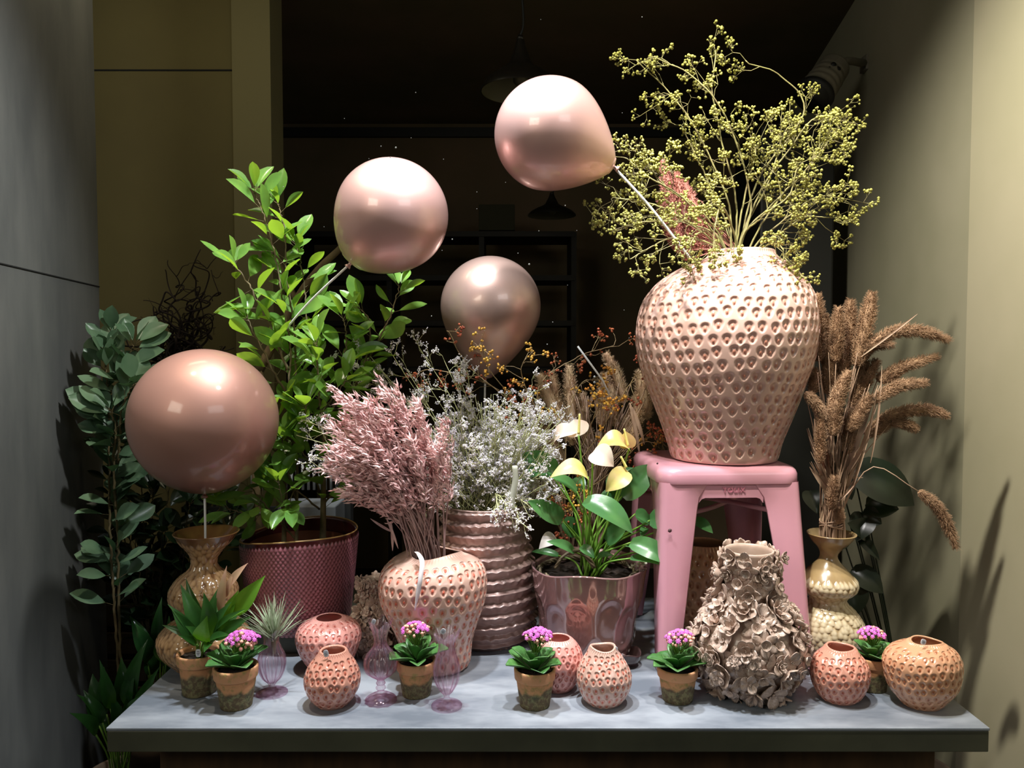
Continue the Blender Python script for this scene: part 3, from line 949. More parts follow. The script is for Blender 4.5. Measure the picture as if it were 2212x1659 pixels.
def flower_mesh(kind, rng):
    """ceramic blossom of radius 1, petals in the XZ.. plane: normal +Z"""
    V = []; F = []; n = 0
    def petal(ang, ln, wd, cup, lift, r0=0.12):
        nonlocal n
        nl, nc = 6, 5
        t = np.linspace(0, 1, nl); u = np.linspace(-1, 1, nc)
        w = np.sin(np.pi * np.clip(t * 0.86 + 0.10, 0, 1)) ** 0.7 * wd
        x = r0 + t[:, None] * ln + 0 * u
        y = u[None, :] * w[:, None] * 0.5
        z = lift * t[:, None] + cup * (t[:, None] ** 2) - 0.10 * np.abs(u)[None, :] * w[:, None] * (1 if cup < 0.1 else -2.2) + 0.03 * np.cos(u * 7)[None, :] * t[:, None]
        c, s = math.cos(ang), math.sin(ang)
        top = np.stack([x * c - y * s, x * s + y * c, z], -1).reshape(-1, 3)
        bot = top - np.array([0, 0, 0.07])
        g = grid_faces(nl, nc, False)
        V.append(top); F.append(g + n); V.append(bot); F.append(g[:, ::-1] + n + nl * nc)
        edge = [i * nc for i in range(nl)] + [(nl - 1) * nc + j for j in range(1, nc)] + [i * nc + nc - 1 for i in range(nl - 2, -1, -1)]
        F.append(np.array([[e, f, f + nl * nc, e + nl * nc] for e, f in zip(edge[:-1], edge[1:])]) + n)
        n += 2 * nl * nc
    def cup(r, h, flare, k=14):
        nonlocal n
        th = np.arange(k) * 2 * math.pi / k
        rr = [0.02, r * 0.55, r * 0.8, r * flare, r * flare * 0.9, r * 0.6, r * 0.3, 0.02]; zz = [0.0, 0.02, h * 0.5, h, h * 0.97, h * 0.45, 0.08, 0.08]
        A = np.array([[[a * math.cos(t), a * math.sin(t), z + 0.05 * (i in (3, 4)) * math.cos(5 * t)] for t in th] for i, (a, z) in enumerate(zip(rr, zz))])
        V.append(A.reshape(-1, 3)); F.append(grid_faces(8, k)[:, ::-1] + n); n += 8 * k
    if kind == 0:
        for i in range(5): petal(i * 1.2566 + rng.uniform(-.1, .1), 0.85, 0.92, rng.uniform(-.1, .25), rng.uniform(0.02, 0.2))
        cup(0.17, 0.22, 1.1)
    elif kind == 1:
        for i in range(6): petal(i * 1.047 + rng.uniform(-.1, .1), 0.9, 0.66, rng.uniform(-.2, .1), rng.uniform(0.05, 0.2))
        cup(0.3, 0.42, 1.35)
    elif kind == 2:
        for i in range(4): petal(i * 1.571 + rng.uniform(-.15, .15), 0.8, 1.0, rng.uniform(.1, .35), 0.1)
        cup(0.2, 0.2, 1.0)
    else:
        for i in range(5): petal(i * 1.2566, 0.8, 0.85, 0.5, 0.15)
        for i in range(4): petal(i * 1.57 + .4, 0.4, 0.5, 0.5, 0.25, 0.04)
    for k in range(3):
        a = k * 2.1; c = np.array([0.06 * math.cos(a), 0.06 * math.sin(a), 0.28]); V.append(OCT[0] * 0.05 + c)
        F.append(np.column_stack([OCT[1], OCT[1][:, 2]]) + n) if False else None
        n += 6
        TRI.append(OCT[1] + n - 6)
    return np.concatenate(V), np.concatenate(F)


TRI = []
FL = []
rg = np.random.RandomState(5)
for k in range(8):
    TRI = []
    V_, F_ = flower_mesh(k % 4, rg)
    FL.append((V_, [F_, np.concatenate(TRI)]))


def flower_vase(rings, front, label, cols, size, seed, nmax, name='flower_vase'):
    v = Vessel(rings, front)
    pr, u = v.profile(70); ns = 90
    mb = MB(); lathe(mb, v.c, pr, ns, None, None, thick=0.004, depth=0.5)
    root = thing(name, v.c, label, 'vase', 'flower covered vases')
    mb.build('vase_body', M_flw, root)
    rng = np.random.RandomState(seed)
    # blossom sites
    sites = []
    s = size * v.s
    k = 0; L = 0.5 * s
    while L < u[-1] - 0.02 * s:
        r = np.interp(L, u, pr[:, 0]); z = np.interp(L, u, pr[:, 1])
        cnt = max(5, int(2 * math.pi * r / (s * cols)))
        dr = (np.interp(L + 0.004, u, pr[:, 0]) - np.interp(L - 0.004, u, pr[:, 0])) / 0.008
        dz = (np.interp(L + 0.004, u, pr[:, 1]) - np.interp(L - 0.004, u, pr[:, 1])) / 0.008
        for j in range(cnt):
            th = (j + 0.5 * (k % 2) + rng.uniform(-.22, .22)) * 2 * math.pi / cnt
            nrm = unit([dz * math.sin(th), -dz * math.cos(th), -dr])
            nrm = unit(nrm + rng.normal(0, 0.16, 3))
            p = np.array([v.c[0] + r * math.sin(th), v.c[1] - r * math.cos(th), z + rng.uniform(-.2, .2) * s]) + nrm * rng.uniform(0.0, 0.004) * s / 0.024
            sites.append((p, nrm, rng.uniform(0.50, 0.70) * s, rng.randint(8), rng.uniform(0, 6.28)))
        L += s * cols * 0.86; k += 1
    for j in range(9):
        th = (j + 0.5 + rng.uniform(-.2, .2)) * 2 * math.pi / 9
        nrm = unit([math.sin(th), -math.cos(th), 0.15])
        r = pr[-1, 0] * 1.02
        sites.append((np.array([v.c[0] + pr[-1, 2] + r * math.sin(th), v.c[1] - r * math.cos(th), pr[-1, 1] - rng.uniform(0.02, 0.40) * s]) + nrm * 0.002, nrm, rng.uniform(.40, .52) * s, rng.randint(8), rng.uniform(0, 6.28)))
    # second, outstanding layer
    for _ in range(int(len(sites) * 0.5)):
        p, nn, r, kd, ro = sites[rng.randint(len(sites))]
        sites.append((p + nn * r * 0.35 + rng.normal(0, r * 0.18, 3), unit(nn + rng.normal(0, .2, 3)), r * rng.uniform(.6, .85), rng.randint(8), rng.uniform(0, 6.28)))
    sites.sort(key=lambda q: q[0][1])
    mesh_for = {}
    rest = MB(); nrest = 0
    for i, (p, nn, r, kd, ro) in enumerate(sites):
        Mx = frames([np.cross(nn, unit([math.sin(ro), 0.3, math.cos(ro)]))], nn)[0]
        Mx = np.stack([Mx[:, 0], Mx[:, 1], nn], -1)
        Mx[:, 0] = np.cross(Mx[:, 1], nn)
        if i < nmax:
            if kd not in mesh_for:
                q = MB(); q.add(FL[kd][0], FL[kd][1]); o = q.build('blossom', M_flw, None)
                mesh_for[kd] = o
            else:
                o = mesh_for[kd].copy(); COL.objects.link(o)
            o.parent = root
            A = Matrix(((*(Mx[0] * r), p[0] - v.c[0]), (*(Mx[1] * r), p[1] - v.c[1]), (*(Mx[2] * r), p[2] - v.c[2]), (0, 0, 0, 1)))
            o.matrix_local = A
        else:
            inst(rest, FL[kd][0], FL[kd][1], (Mx * r)[None], p[None]); nrest += 1
    if nrest:
        o = rest.build('blossom', M_flw, root); o['kind'] = 'stuff'
    return v


VFL = flower_vase([(1492, 52, 1616), (1476, 68, 1616), (1446, 92, 1616), (1400, 108, 1616), (1355, 98, 1616), (1318, 72, 1617), (1290, 54, 1617), (1250, 49, 1617), (1215, 50, 1617), (1187, 52, 1618)],
                  1512, 'large taupe vase covered all over in ceramic blossoms, standing under the stool', 0.80, 46, 3, 96)
VFS = flower_vase([(1407, 38, 803), (1385, 47, 803), (1355, 43, 803), (1325, 32, 803), (1300, 24, 803), (1270, 22, 803), (1250, 24, 803)],
                  1420, 'small taupe vase of ceramic blossoms behind the pink glass vases', 0.85, 27, 6, 60)

# ------------------------------------------------------------------ pink glass vases
M_gl = glassmat('pink_glass', (0.99, 0.962, 0.982), (0.74, 0.34, 0.54))


def glass_vase(cx, rings, front, label, ribs=12, wave=0.004, nstem=None, seed=1):
    """rings from the foot up"""
    v = Vessel(rings, front)
    rng = np.random.RandomState(seed)
    pr, u = v.profile(120); ns = ribs * 12
    th = np.arange(ns) * 2 * math.pi / ns
    t = u / u[-1]
    env = np.interp(t, [0, 0.14, 0.25, 0.95, 1.0], [0, 0, 1, 1, 1])[:, None]
    D = env * 0.075 * pr[:, 0][:, None] * np.cos(ribs * th + 1.2 * t[:, None])
    z1 = pr[-1, 1]; z0 = pr[0, 1]
    zf = lambda Z, th: Z + wave * np.cos(5 * th + seed) * np.clip((Z - z0) / (z1 - z0), 0, 1) ** 14
    D = D + np.interp(t, [0, 0.9, 1], [0, 0, 1])[:, None] * 0.10 * pr[-1, 0] * np.cos(5 * th + seed)
    V = np.stack([v.c[0] + (pr[:, 0][:, None] + D) * np.sin(th), v.c[1] - (pr[:, 0][:, None] + D) * np.cos(th), zf(pr[:, 1][:, None] + 0 * th, th[None])], -1)
    mb = MB(); mb.add(V.reshape(-1, 3), grid_faces(120, ns))
    Vi = V[30:].copy()
    Vi[..., 0] = v.c[0] + (Vi[..., 0] - v.c[0]) * 0.94; Vi[..., 1] = v.c[1] + (Vi[..., 1] - v.c[1]) * 0.94
    mb.add(Vi.reshape(-1, 3), grid_faces(90, ns)[:, ::-1])
    # joined lip
    k = np.arange(ns)
    lipV = np.vstack([V[-1], Vi[-1]])
    mb.add(lipV, np.stack([k, (k + 1) % ns, ns + (k + 1) % ns, ns + k], -1))
    c0 = np.vstack([V[0], [v.c[0], v.c[1], z0 + 0.004]])
    mb.add(c0, np.stack([(k + 1) % ns, k, k * 0 + ns], -1))
    root = thing('glass_vase', v.c, label, 'vase', 'pink glass vases')
    mb.build('vase_body', M_gl, root)
    return root, v


_r, VG1 = glass_vase(590, [(1499, 33, 588), (1494, 32, 588), (1489, 20, 588), (1484, 8, 588), (1479, 6.5, 588), (1473, 10, 588), (1462, 20, 589), (1440, 28, 590), (1420, 28, 591), (1400, 20, 591), (1385, 15, 591), (1372, 17, 591), (1360, 22, 591)],
                     1512, 'pink glass vase holding the silvery air plant', seed=2)
_r, VG2 = glass_vase(822, [(1512, 34, 823), (1508, 33, 823), (1501, 22, 823), (1497, 12, 823), (1491, 7, 823), (1485, 11, 823), (1480, 7, 823), (1475, 10, 823), (1470, 7, 823), (1464, 12, 823), (1450, 30, 822), (1432, 35, 821), (1415, 30, 821), (1398, 17, 821), (1385, 13, 821), (1370, 15, 821), (1355, 20, 821), (1344, 25, 821)],
                     1529, 'pink glass vase with a ringed stem and bulbous body, in the middle', wave=0.007, seed=3)
sticker(807, 1343, VG2.c[1] - 0.012, 9, 11, _r, -0.4)
_r, VG3 = glass_vase(965, [(1525, 33, 965), (1521, 32, 965), (1514, 16, 965), (1509, 7, 965), (1500, 7, 965), (1490, 15, 965), (1470, 25, 965), (1445, 28, 965), (1425, 24, 966), (1405, 18, 966), (1390, 17, 967), (1377, 22, 968), (1366, 28, 968)],
                     1541, 'slim pink glass vase standing nearest the front edge', wave=0.006, seed=4)
sticker(957, 1364, VG3.c[1] - 0.026, 11, 12, _r, -0.7)
_r, VG4 = glass_vase(697, [(1400, 22, 697), (1395, 20, 697), (1388, 8, 697), (1382, 6, 697), (1365, 18, 697), (1345, 20, 697), (1325, 12, 697), (1312, 15, 697), (1300, 22, 697)],
                     1407, 'pink glass vase mostly hidden behind the pink strawberry vase', wave=0.005, seed=5)
sticker(702, 1300, VG4.c[1] - 0.02, 11, 10, _r, -0.6)

# ------------------------------------------------------------------ pink metal stool
M_pink = mat('pink_enamelled_metal', lin((214, 154, 170)), 0.3, coat=0.4, coatr=0.1, bump=0.04, bscale=12)
M_rubber = mat('dark_scuff', lin((90, 60, 64)), 0.7)
sl, sr = P(1419, 1030, 1.625), P(1727, 1030, 1.65)
cx = (sl[0] + sr[0]) / 2; hw = (sr[0] - sl[0]) / 2
cy = 1.637 + hw
ROT = math.radians(2.5)
root = thing('stool', (cx, cy, ZT), 'pink enamelled metal stool carrying the very large pink vase', 'stool')
SZ = SEAT_Z - 0.0015


def rsq(h, r, n=16):
    out = []
    for k, (sx, sy) in enumerate(((1, -1), (1, 1), (-1, 1), (-1, -1))):
        a0 = -math.pi / 2 + k * math.pi / 2
        for j in range(n):
            a = a0 + (j / (n - 1)) * math.pi / 2
            out.append((sx * (h - r) + r * math.cos(a), sy * (h - r) + r * math.sin(a)))
    return np.array(out)


def rot(p):
    c, s = math.cos(ROT), math.sin(ROT)
    p = np.asarray(p, float).copy()
    x = p[..., 0] * c - p[..., 1] * s; y = p[..., 0] * s + p[..., 1] * c
    p[..., 0] = x + cx; p[..., 1] = y + cy
    return p


mb = MB()
rings = []
for inset, dz, rr in ((hw * 0.9, 0, 0.012), (0.11, -0.0, 0.03), (0.026, 0.0, 0.03), (0.016, -0.001, 0.034), (0.008, -0.0045, 0.038), (0.003, -0.010, 0.04), (0.0, -0.018, 0.041), (0.0, -0.036, 0.041), (0.0006, -0.038, 0.041), (0.003, -0.038, 0.04), (0.003, -0.015, 0.04)):
    o = rsq(hw - inset, min(rr, (hw - inset) * 0.98))
    rings.append(np.column_stack([o, np.full(len(o), SZ + dz)]))
R_ = rot(np.array(rings)); n_ = R_.shape[1]
mb.add(np.vstack([R_.reshape(-1, 3), rot([[0, 0, SZ]])]), [grid_faces(len(rings), n_)[:, ::-1], np.array([[len(rings) * n_, i, (i + 1) % n_] for i in range(n_)])])
mb.build('seat', M_pink, root)
zs0 = SZ - 0.034
footspread = 0.026
# legs: folded sheet at each corner, wide above and narrow below
for sx, sy in ((-1, -1), (1, -1), (1, 1), (-1, 1)):
    mb = MB()
    rows = []
    for t in np.linspace(0, 1, 14):
        z = zs0 + (ZT + 0.002 - zs0) * t
        sprx = footspread * t; spry = 0.03 * t
        h = hw - 0.004
        wd = 0.084 + (0.040 - 0.084) * t + 0.018 * max(0, 1 - t * 9) ** 2
        r = 0.016
        X = h + (sprx if sx > 0 else sprx * 0.3); Yy = h + spry
        pts = [(X - wd, Yy), (X - wd * 0.5, Yy), (X - r, Yy)]
        pts += [(X - r + r * math.sin(a), Yy - r + r * math.cos(a)) for a in (0.4, 0.8, 1.2)]
        pts += [(X, Yy - r), (X, Yy - wd * 0.5), (X, Yy - wd)]
        q = np.array([[sx * a, sy * b, z] for a, b in pts])
        qi = np.array([[sx * (a - 0.0025), sy * (b - 0.0025), z] for a, b in pts])
        rows.append(np.vstack([q, qi[::-1]]))
    A = rot(np.array(rows)); k = A.shape[1]
    f = grid_faces(14, k)
    mb.add(A.reshape(-1, 3), [f if sx * sy > 0 else f[:, ::-1]])
    mb.build('leg', M_pink, root)
    mb = MB(); e = rot([[sx * (hw - 0.004 + (footspread if sx > 0 else footspread * .3) - 0.012), sy * (hw - 0.004 + 0.03 - 0.012), ZT + 0.004]])[0]
    tube(mb, [e - [0, 0, 0.004], e + [0, 0, 0.004]], 0.012, k=16); mb.build('foot_cap', M_rubber, root)
# aprons between the legs
for k in range(4):
    mb = MB()
    a = -k * math.pi / 2
    pts = []
    L0 = hw - 0.086
    n = 20
    zt = zs0 + 0.004; zbm = zs0 - 0.033
    top = [(x, zt) for x in np.linspace(-L0, L0, n)]
    bot = [(x, zbm - 0.012 * (max(0, (abs(x) - L0 + 0.014) / 0.014)) ** 2) for x in np.linspace(-L0, L0, n)]
    Vv = []
    for yy in (-(hw - 0.005), -(hw - 0.008)):
        for x, z in top + bot:
            Vv.append([x * math.cos(a) - yy * math.sin(a), x * math.sin(a) + yy * math.cos(a), z])
    Vv = rot(np.array(Vv))
    F = [[i, n + i, n + i + 1, i + 1] for i in range(n - 1)]
    F2 = [[2 * n + i + 1, 3 * n + i + 1, 3 * n + i, 2 * n + i] for i in range(n - 1)]
    F3 = [[n + i + 1, n + i, 3 * n + i, 3 * n + i + 1] for i in range(n - 1)]
    mb.add(Vv, np.array(F + F2 + F3)[:, ::-1])
    mb.build('apron', M_pink, root, smooth=False)
# crossed braces
zc = zs0 - 0.075
for a, b in (((-1, -1), (1, 1)), ((1, -1), (-1, 1))):
    mb = MB()
    h = hw - 0.012
    tube(mb, spline([rot([[a[0] * h, a[1] * h, zc]])[0], rot([[0, 0, zc + 0.012 * a[0]]])[0], rot([[b[0] * h, b[1] * h, zc]])[0]], 12), 0.006, k=8)
    mb.build('brace', M_pink, root)
# embossed maker's word on the front apron
cu = bpy.data.curves.new('lettering', 'FONT'); cu.body = 'TOLIX'; cu.size = 0.0155; cu.extrude = 0.0016; cu.offset = 0.0004; cu.align_x = 'CENTER'; cu.space_character = 1.15
M_pinkd = mat('pink_embossing', lin((196, 122, 140)), 0.3, coat=0.4)
cu.materials.append(M_pinkd)
_t = bpy.data.objects.new('lettering', cu); COL.objects.link(_t)
bpy.context.view_layer.update()
_me = bpy.data.meshes.new_from_object(_t.evaluated_get(bpy.context.evaluated_depsgraph_get()))
bpy.data.objects.remove(_t)
to = bpy.data.objects.new('lettering', _me); COL.objects.link(to); to.parent = root
tp = rot([[0.006, -(hw - 0.0046), zs0 - 0.021]])[0]
to.location = tuple(tp - np.array([cx, cy, ZT])); to.rotation_euler = (math.pi / 2, 0, ROT)
# worn spots
mb = MB()
for px, py, r in ((1447, 1146, 5), (1420, 1001, 2.5)):
    p = P(px, py, 1.6225); q = mpp(p) * r
    inst(mb, ICO1[0], ICO1[1], np.diag([q, 0.0012, q])[None], p[None])
mb.build('scuff', M_rubber, root)

# ------------------------------------------------------------------ balloons
M_bal = mat('rose_gold_latex', lin((216, 172, 164)), 0.45, metal=0.5, coat=0.8, coatr=0.07, bump=0.0)
M_bal_b = mat('shaded_rose_gold_latex', lin((176, 130, 116)), 0.5, metal=0.45, coat=0.6, coatr=0.1)  # rose gold darkened: the weaker light on this balloon is put into its colour
M_bal_c = mat('champagne_latex', lin((200, 166, 154)), 0.38, metal=0.65, coat=0.6, coatr=0.06)
M_stick = mat('white_plastic_stick', lin((236, 234, 232)), 0.4)


def balloon(px, py, Y, hw, knot, m, label, dY=0.0, neck=0.12, squash=1.0):
    c = P(px, py, Y); s = mpp(c); R = hw * s
    k = P(knot[0], knot[1], Y + dY)
    ax = k - c; E = np.linalg.norm(ax); ax = ax / E
    n, ns = 70, 72
    ph = np.linspace(0.0, math.pi, n)
    th = np.arange(ns) * 2 * math.pi / ns
    z = np.where(ph < math.pi / 2, -R * squash * np.cos(ph), -E * np.cos(ph))
    tt = np.clip(-np.cos(ph), 0, 1)
    q = max(0.0, E / R - 1.0)
    r = R * np.sin(ph) * (1 - min(0.5, q * 1.5) * tt ** 1.8) + 0.003 * (ph > 2.9)
    r[0] = 0.0001
    Fm = frames([ax])[0]
    V = c + z[:, None, None] * ax + r[:, None, None] * (np.cos(th)[None, :, None] * Fm[:, 0] + np.sin(th)[None, :, None] * Fm[:, 2])
    root = thing('balloon', c, label, 'balloon', 'rose gold balloons on white sticks')
    mb = MB(); mb.add(V.reshape(-1, 3), grid_faces(n, ns))
    mb.build('envelope', m, root)
    mb = MB()
    tube(mb, [k - ax * 0.006, k, k + ax * 0.004, k + ax * 0.007, k + ax * 0.011], np.array([0.007, 0.0045, 0.0035, 0.006, 0.0075]), k=14)
    mb.build('knot', m, root)
    return root, c, k, ax


def bstick(root, pts, r=0.0026):
    mb = MB(); tube(mb, spline(pts, 14), r, k=10); mb.build('stick', M_stick, root)


YB1 = VPL.c[1]
rt, c, k, ax = balloon(442, 908, YB1, 154, (442, 1064), M_bal_b, 'shaded rose gold balloon at far left on a stick in the bronze vase', neck=0.1)
bstick(rt, [k, (k[0], k[1], k[2] - 0.1), P(441, 1205, YB1)])
YB2 = 1.70
rt, c, k, ax = balloon(846, 466, YB2, 122, (757, 569), M_bal, 'round pink balloon above the ficus, its stick leaning left', squash=1.0)
bstick(rt, [k, P(665, 656, YB2 + 0.05), P(590, 745, YB2 + 0.09)])
YB3 = 1.65
rt, c, k, ax = balloon(1188, 291, YB3, 120, (1326, 361), M_bal, 'topmost pink balloon tipped sideways on a stick in the big vase')
bstick(rt, [k, P(1405, 448, YB3 + 0.01), P(1490, 557, 1.68), P(1530, 602, 1.73)], 0.003)
YB4 = 1.98
rt, c, k, ax = balloon(1060, 662, YB4, 108, (1048, 818), M_bal_c, 'champagne teardrop balloon in the middle, rising out of the sea lavender')
bstick(rt, [k, P(1047, 900, YB4), P(1046, 1150, YB4 - 0.05)])
mb = MB(); tube(mb, [P(1248, 748, 1.9), P(1302, 822, 1.9), P(1330, 880, 1.91)], 0.0024, k=8)
tag(mb.build('white_stick', M_stick), 'bare white stick leaning among the berry twigs behind the millet', 'stick')
# ------------------------------------------------------------------ kalanchoe pots
M_terra = mat('mossy_terracotta', lin((196, 140, 96)), 0.85, acol2=lin((108, 114, 80)), col2=lin((140, 124, 70)), nscale=70, ndetail=6, bump=0.5, bscale=90, lo=0.5, hi=0.68, attr='w', acol=lin((50, 56, 44)))
M_terra_rim = mat('terracotta_rim', lin((206, 150, 108)), 0.8, col2=lin((160, 142, 84)), nscale=70, ndetail=6, bump=0.4, bscale=90, lo=0.52, hi=0.7)
M_kal = leafmat('kalanchoe_leaf', lin((92, 138, 70)), lin((60, 108, 54)), lin((70, 130, 30)), 0.42, 0.12, 25)
M_kalfl = mat('magenta_petals', lin((206, 92, 196)), 0.5, col2=lin((226, 130, 200)), nscale=90)
M_bud = mat('salmon_buds', lin((232, 150, 150)), 0.5, col2=lin((240, 200, 160)), nscale=90)
M_stemg = mat('green_stem', lin((112, 150, 58)), 0.5, col2=lin((84, 124, 44)), nscale=20)
TL_SPOON = tmpl_leaf(sh_spoon, 8, 0.16, 0.10, 5)


def pot_rings(cx, rimpy, hw, basepy, bhw):
    h = basepy - bhw * 0.42 - rimpy
    c = rimpy + h * 0.27
    return [(basepy - bhw * 0.42, bhw, cx), (c + h * 0.35, bhw + (hw - bhw) * 0.42, cx), (c + 3, hw * 0.88, cx), (c + 0.5, hw * 0.895, cx)]


def terracotta(cx, rimpy, hw, basepy, bhw, root_name, label, group, seed):
    rng = np.random.RandomState(seed)
    h = basepy - bhw * 0.42 - rimpy
    b = Vessel([(basepy - bhw * 0.42, bhw, cx), (rimpy, hw, cx)], basepy)
    s = b.s; H = b.z[-1] - b.z[0]; R0 = b.r[0]; R1 = b.r[-1]
    root = thing(root_name, b.c, label, 'potted plant', group)
    prof = []
    for t in np.linspace(0, 0.74, 26): prof.append((R0 + (R1 * 0.9 - R0) * t / 0.74, b.z[0] + H * t, 0))
    prof = np.array(prof)
    ns = 72; th = np.arange(ns) * 2 * math.pi / ns
    # old damp moss line: dark below a ragged edge
    edge = 0.50 + 0.06 * np.cos(2 * th + seed) + 0.04 * np.cos(5 * th + 2 * seed) + 0.02 * np.cos(11 * th)
    tt = (prof[:, 1] - b.z[0])[:, None] / H
    w = np.clip((edge[None, :] - tt) / 0.08 + 0.5, 0, 1) * (0.85 + 0.0 * tt)
    mb = MB(); lathe(mb, b.c, prof, ns, ring_noise(ns, 26, rng, 4, 0.0003), w, thick=0.003, depth=0.2)
    pot = mb.build('pot', M_terra, root)
    rim = np.array([(R1 * 0.90, b.z[0] + H * 0.735, 0), (R1 * 0.965, b.z[0] + H * 0.74, 0), (R1 * 0.975, b.z[0] + H * 0.76, 0), (R1 * 1.0, b.z[0] + H * 0.97, 0), (R1 * 0.99, b.z[0] + H, 0)])
    mb = MB(); lathe(mb, b.c, rim, ns, ring_noise(ns, 5, rng, 4, 0.0003), None, thick=0.005, depth=1.0)
    o = mb.build('collar', M_terra_rim, root)
    mb = MB(); disc(mb, b.c, R1 * 0.88, b.z[0] + H * 0.90, rng, 0.002, 6, 30); mb.build('soil', M_soil, root)
    return root, b, R1, b.z[0] + H, rng


def kalanchoe(cx, rimpy, hw, basepy, bhw, flpx, flpy, flhw, leaves, label, seed):
    root, b, R1, zt, rng = terracotta(cx, rimpy, hw, basepy, bhw, 'potted_kalanchoe', label, 'kalanchoes in mossy terracotta pots', seed)
    c = np.array([b.c[0], b.c[1], zt - 0.006]); s = b.s
    mb = MB()
    D = []; Pp = []; Ls = []; Ws = []; U = []
    for i in range(leaves):
        a = i * 2.4 + seed
        ring = 0 if i < leaves * 0.45 else (1 if i < leaves * 0.8 else 2)
        el = (0.48, 0.82, 1.15)[ring] + rng.uniform(-.1, .1)
        ln = (70, 60, 44)[ring] * hw / 46 * rng.uniform(.85, 1.1) * s
        d = np.array([math.sin(a) * math.cos(el), -math.cos(a) * math.cos(el), math.sin(el)])
        D.append(d); Pp.append(c + np.array([d[0], d[1], 0]) * 0.006 + np.array([0, 0, ring * 0.004])); Ls.append(ln); Ws.append(ln * rng.uniform(.58, .72))
    M = frames(np.array(D)); Ls = np.array(Ls); Ws = np.array(Ws)
    M = M * np.stack([Ws, Ls, Ls], -1)[:, None, :]
    inst(mb, TL_SPOON[0], TL_SPOON[1], M, np.array(Pp))
    o = mb.build('foliage', M_kal, root)
    md = o.modifiers.new('thickness', 'SOLIDIFY'); md.thickness = 0.0016; md.offset = 0
    # flower dome
    fc = P(flpx, flpy, b.c[1] - 0.004)
    R = flhw * s
    mb = MB(); mbb = MB(); ms = MB()
    nf = 34
    for i in range(nf):
        t = (i + 0.5) / nf; rr = math.sqrt(t); a = i * 2.4
        p = fc + np.array([rr * R * math.cos(a), rr * R * 0.85 * math.sin(a), (1 - rr ** 2) * R * 0.5 + rng.uniform(-1, 1) * 0.001])
        q = R * rng.uniform(0.15, 0.21)
        nrm = unit([math.cos(a) * rr, math.sin(a) * rr - 0.25, 1.0])
        pink = rng.rand() < 0.22
        tgt = mbb if pink else mb
        # rosette: ball of petals in three whorls
        if pink:
            inst(tgt, ICO1[0], ICO1[1], (np.eye(3) * q * 0.75)[None], p[None])
        else:
            for wv, (np_, rl, lift) in enumerate(((7, 1.0, 0.1), (5, 0.72, 0.3), (3, 0.4, 0.5))):
                for j in range(np_):
                    aa = j * 2 * math.pi / np_ + wv
                    fr = frames([nrm])[0]
                    dd = unit(fr[:, 0] * math.cos(aa) + fr[:, 2] * math.sin(aa) + nrm * (0.35 + wv * 0.5))
                    inst(tgt, ICO1[0], ICO1[1], (frames([dd])[0] * np.array([q * 0.42, q * 0.62 * rl, q * 0.2]))[None], (p + dd * q * 0.5 * rl)[None])
        e = np.array([c[0] + (p[0] - c[0]) * 0.25, c[1] + (p[1] - c[1]) * 0.25, (c[2] * 0.45 + fc[2] * 0.55)])
        sticks(ms, [e], [p - nrm * q * 0.4], [0.0008])
    for i in range(22):
        a = rng.uniform(0, 6.28); rr = rng.uniform(0.55, 0.98)
        p = fc + np.array([rr * R * math.cos(a), rr * R * 0.85 * math.sin(a), -R * rng.uniform(0.02, 0.32)])
        q = R * rng.uniform(0.08, 0.12)
        inst(mbb, ICO1[0], ICO1[1], (np.diag([q, q, q * 1.4]))[None], p[None])
        sticks(ms, [np.array([c[0] + (p[0] - c[0]) * 0.3, c[1] + (p[1] - c[1]) * 0.3, p[2] - R * 0.5])], [p], [0.0007])
    for _ in range(4):
        sticks(ms, [c + rng.uniform(-.004, .004, 3)], [np.array([c[0], c[1], c[2] * 0.4 + fc[2] * 0.6]) + rng.uniform(-.006, .006, 3)], [0.0014])
    st = ms.build('flower_stems', M_stemg, root)
    mb.build('blossoms', M_kalfl, root); mbb.build('buds', M_bud, root)


kalanchoe(511, 1438, 47, 1538, 33, 524, 1383, 36, 11, 'magenta kalanchoe at the front left beside the larger leafy pot', 21)
kalanchoe(900, 1425, 43, 1512, 30, 898, 1361, 31, 11, 'magenta kalanchoe between the two middle pink glass vases', 22)
kalanchoe(1155, 1443, 45, 1537, 32, 1163, 1374, 32, 12, 'magenta kalanchoe in front of the half hidden pink strawberry vase', 23)
kalanchoe(1463, 1440, 44, 1524, 32, 1470, 1379, 32, 12, 'magenta kalanchoe just left of the brown flower covered vase', 24)
kalanchoe(1884, 1418, 36, 1499, 28, 1884, 1370, 28, 9, 'shaded magenta kalanchoe behind the two right end strawberry vases', 25)

# ------------------------------------------------------------------ hand placed leaves
TL_HEART = tmpl_leaf(sh_heart, 12, 0.13, 0.0, 7)
TL_LANCE = tmpl_leaf(sh_lance, 10, 0.16, 0.0, 5)
TL_OBOV = tmpl_leaf(sh_obov, 8, 0.12, 0.10, 5)


def bent_leaf(mb, a, b, w, up, droop, tm, twist=0.0):
    """leaf from point a to point b, bulging towards up by droop"""
    a = np.asarray(a, float); b = np.asarray(b, float)
    d = b - a; L = np.linalg.norm(d)
    fr = frames([d], [up], roll=np.array([twist]))[0]
    V = tm[0].copy()
    t = V[:, 1]
    arch = droop * L * (4 * t * (1 - t))
    Q = V[:, 0][:, None] * fr[:, 0] * w + t[:, None] * d + (V[:, 2] * w + arch)[:, None] * fr[:, 2] + a
    mb.add(Q, tm[1])


def twisted_up(a, b, view=0.5):
    m = (np.asarray(a) + np.asarray(b)) / 2
    return unit(np.array([0, 0, 1.0]) * (1 - view) + unit(CAM - m) * view)


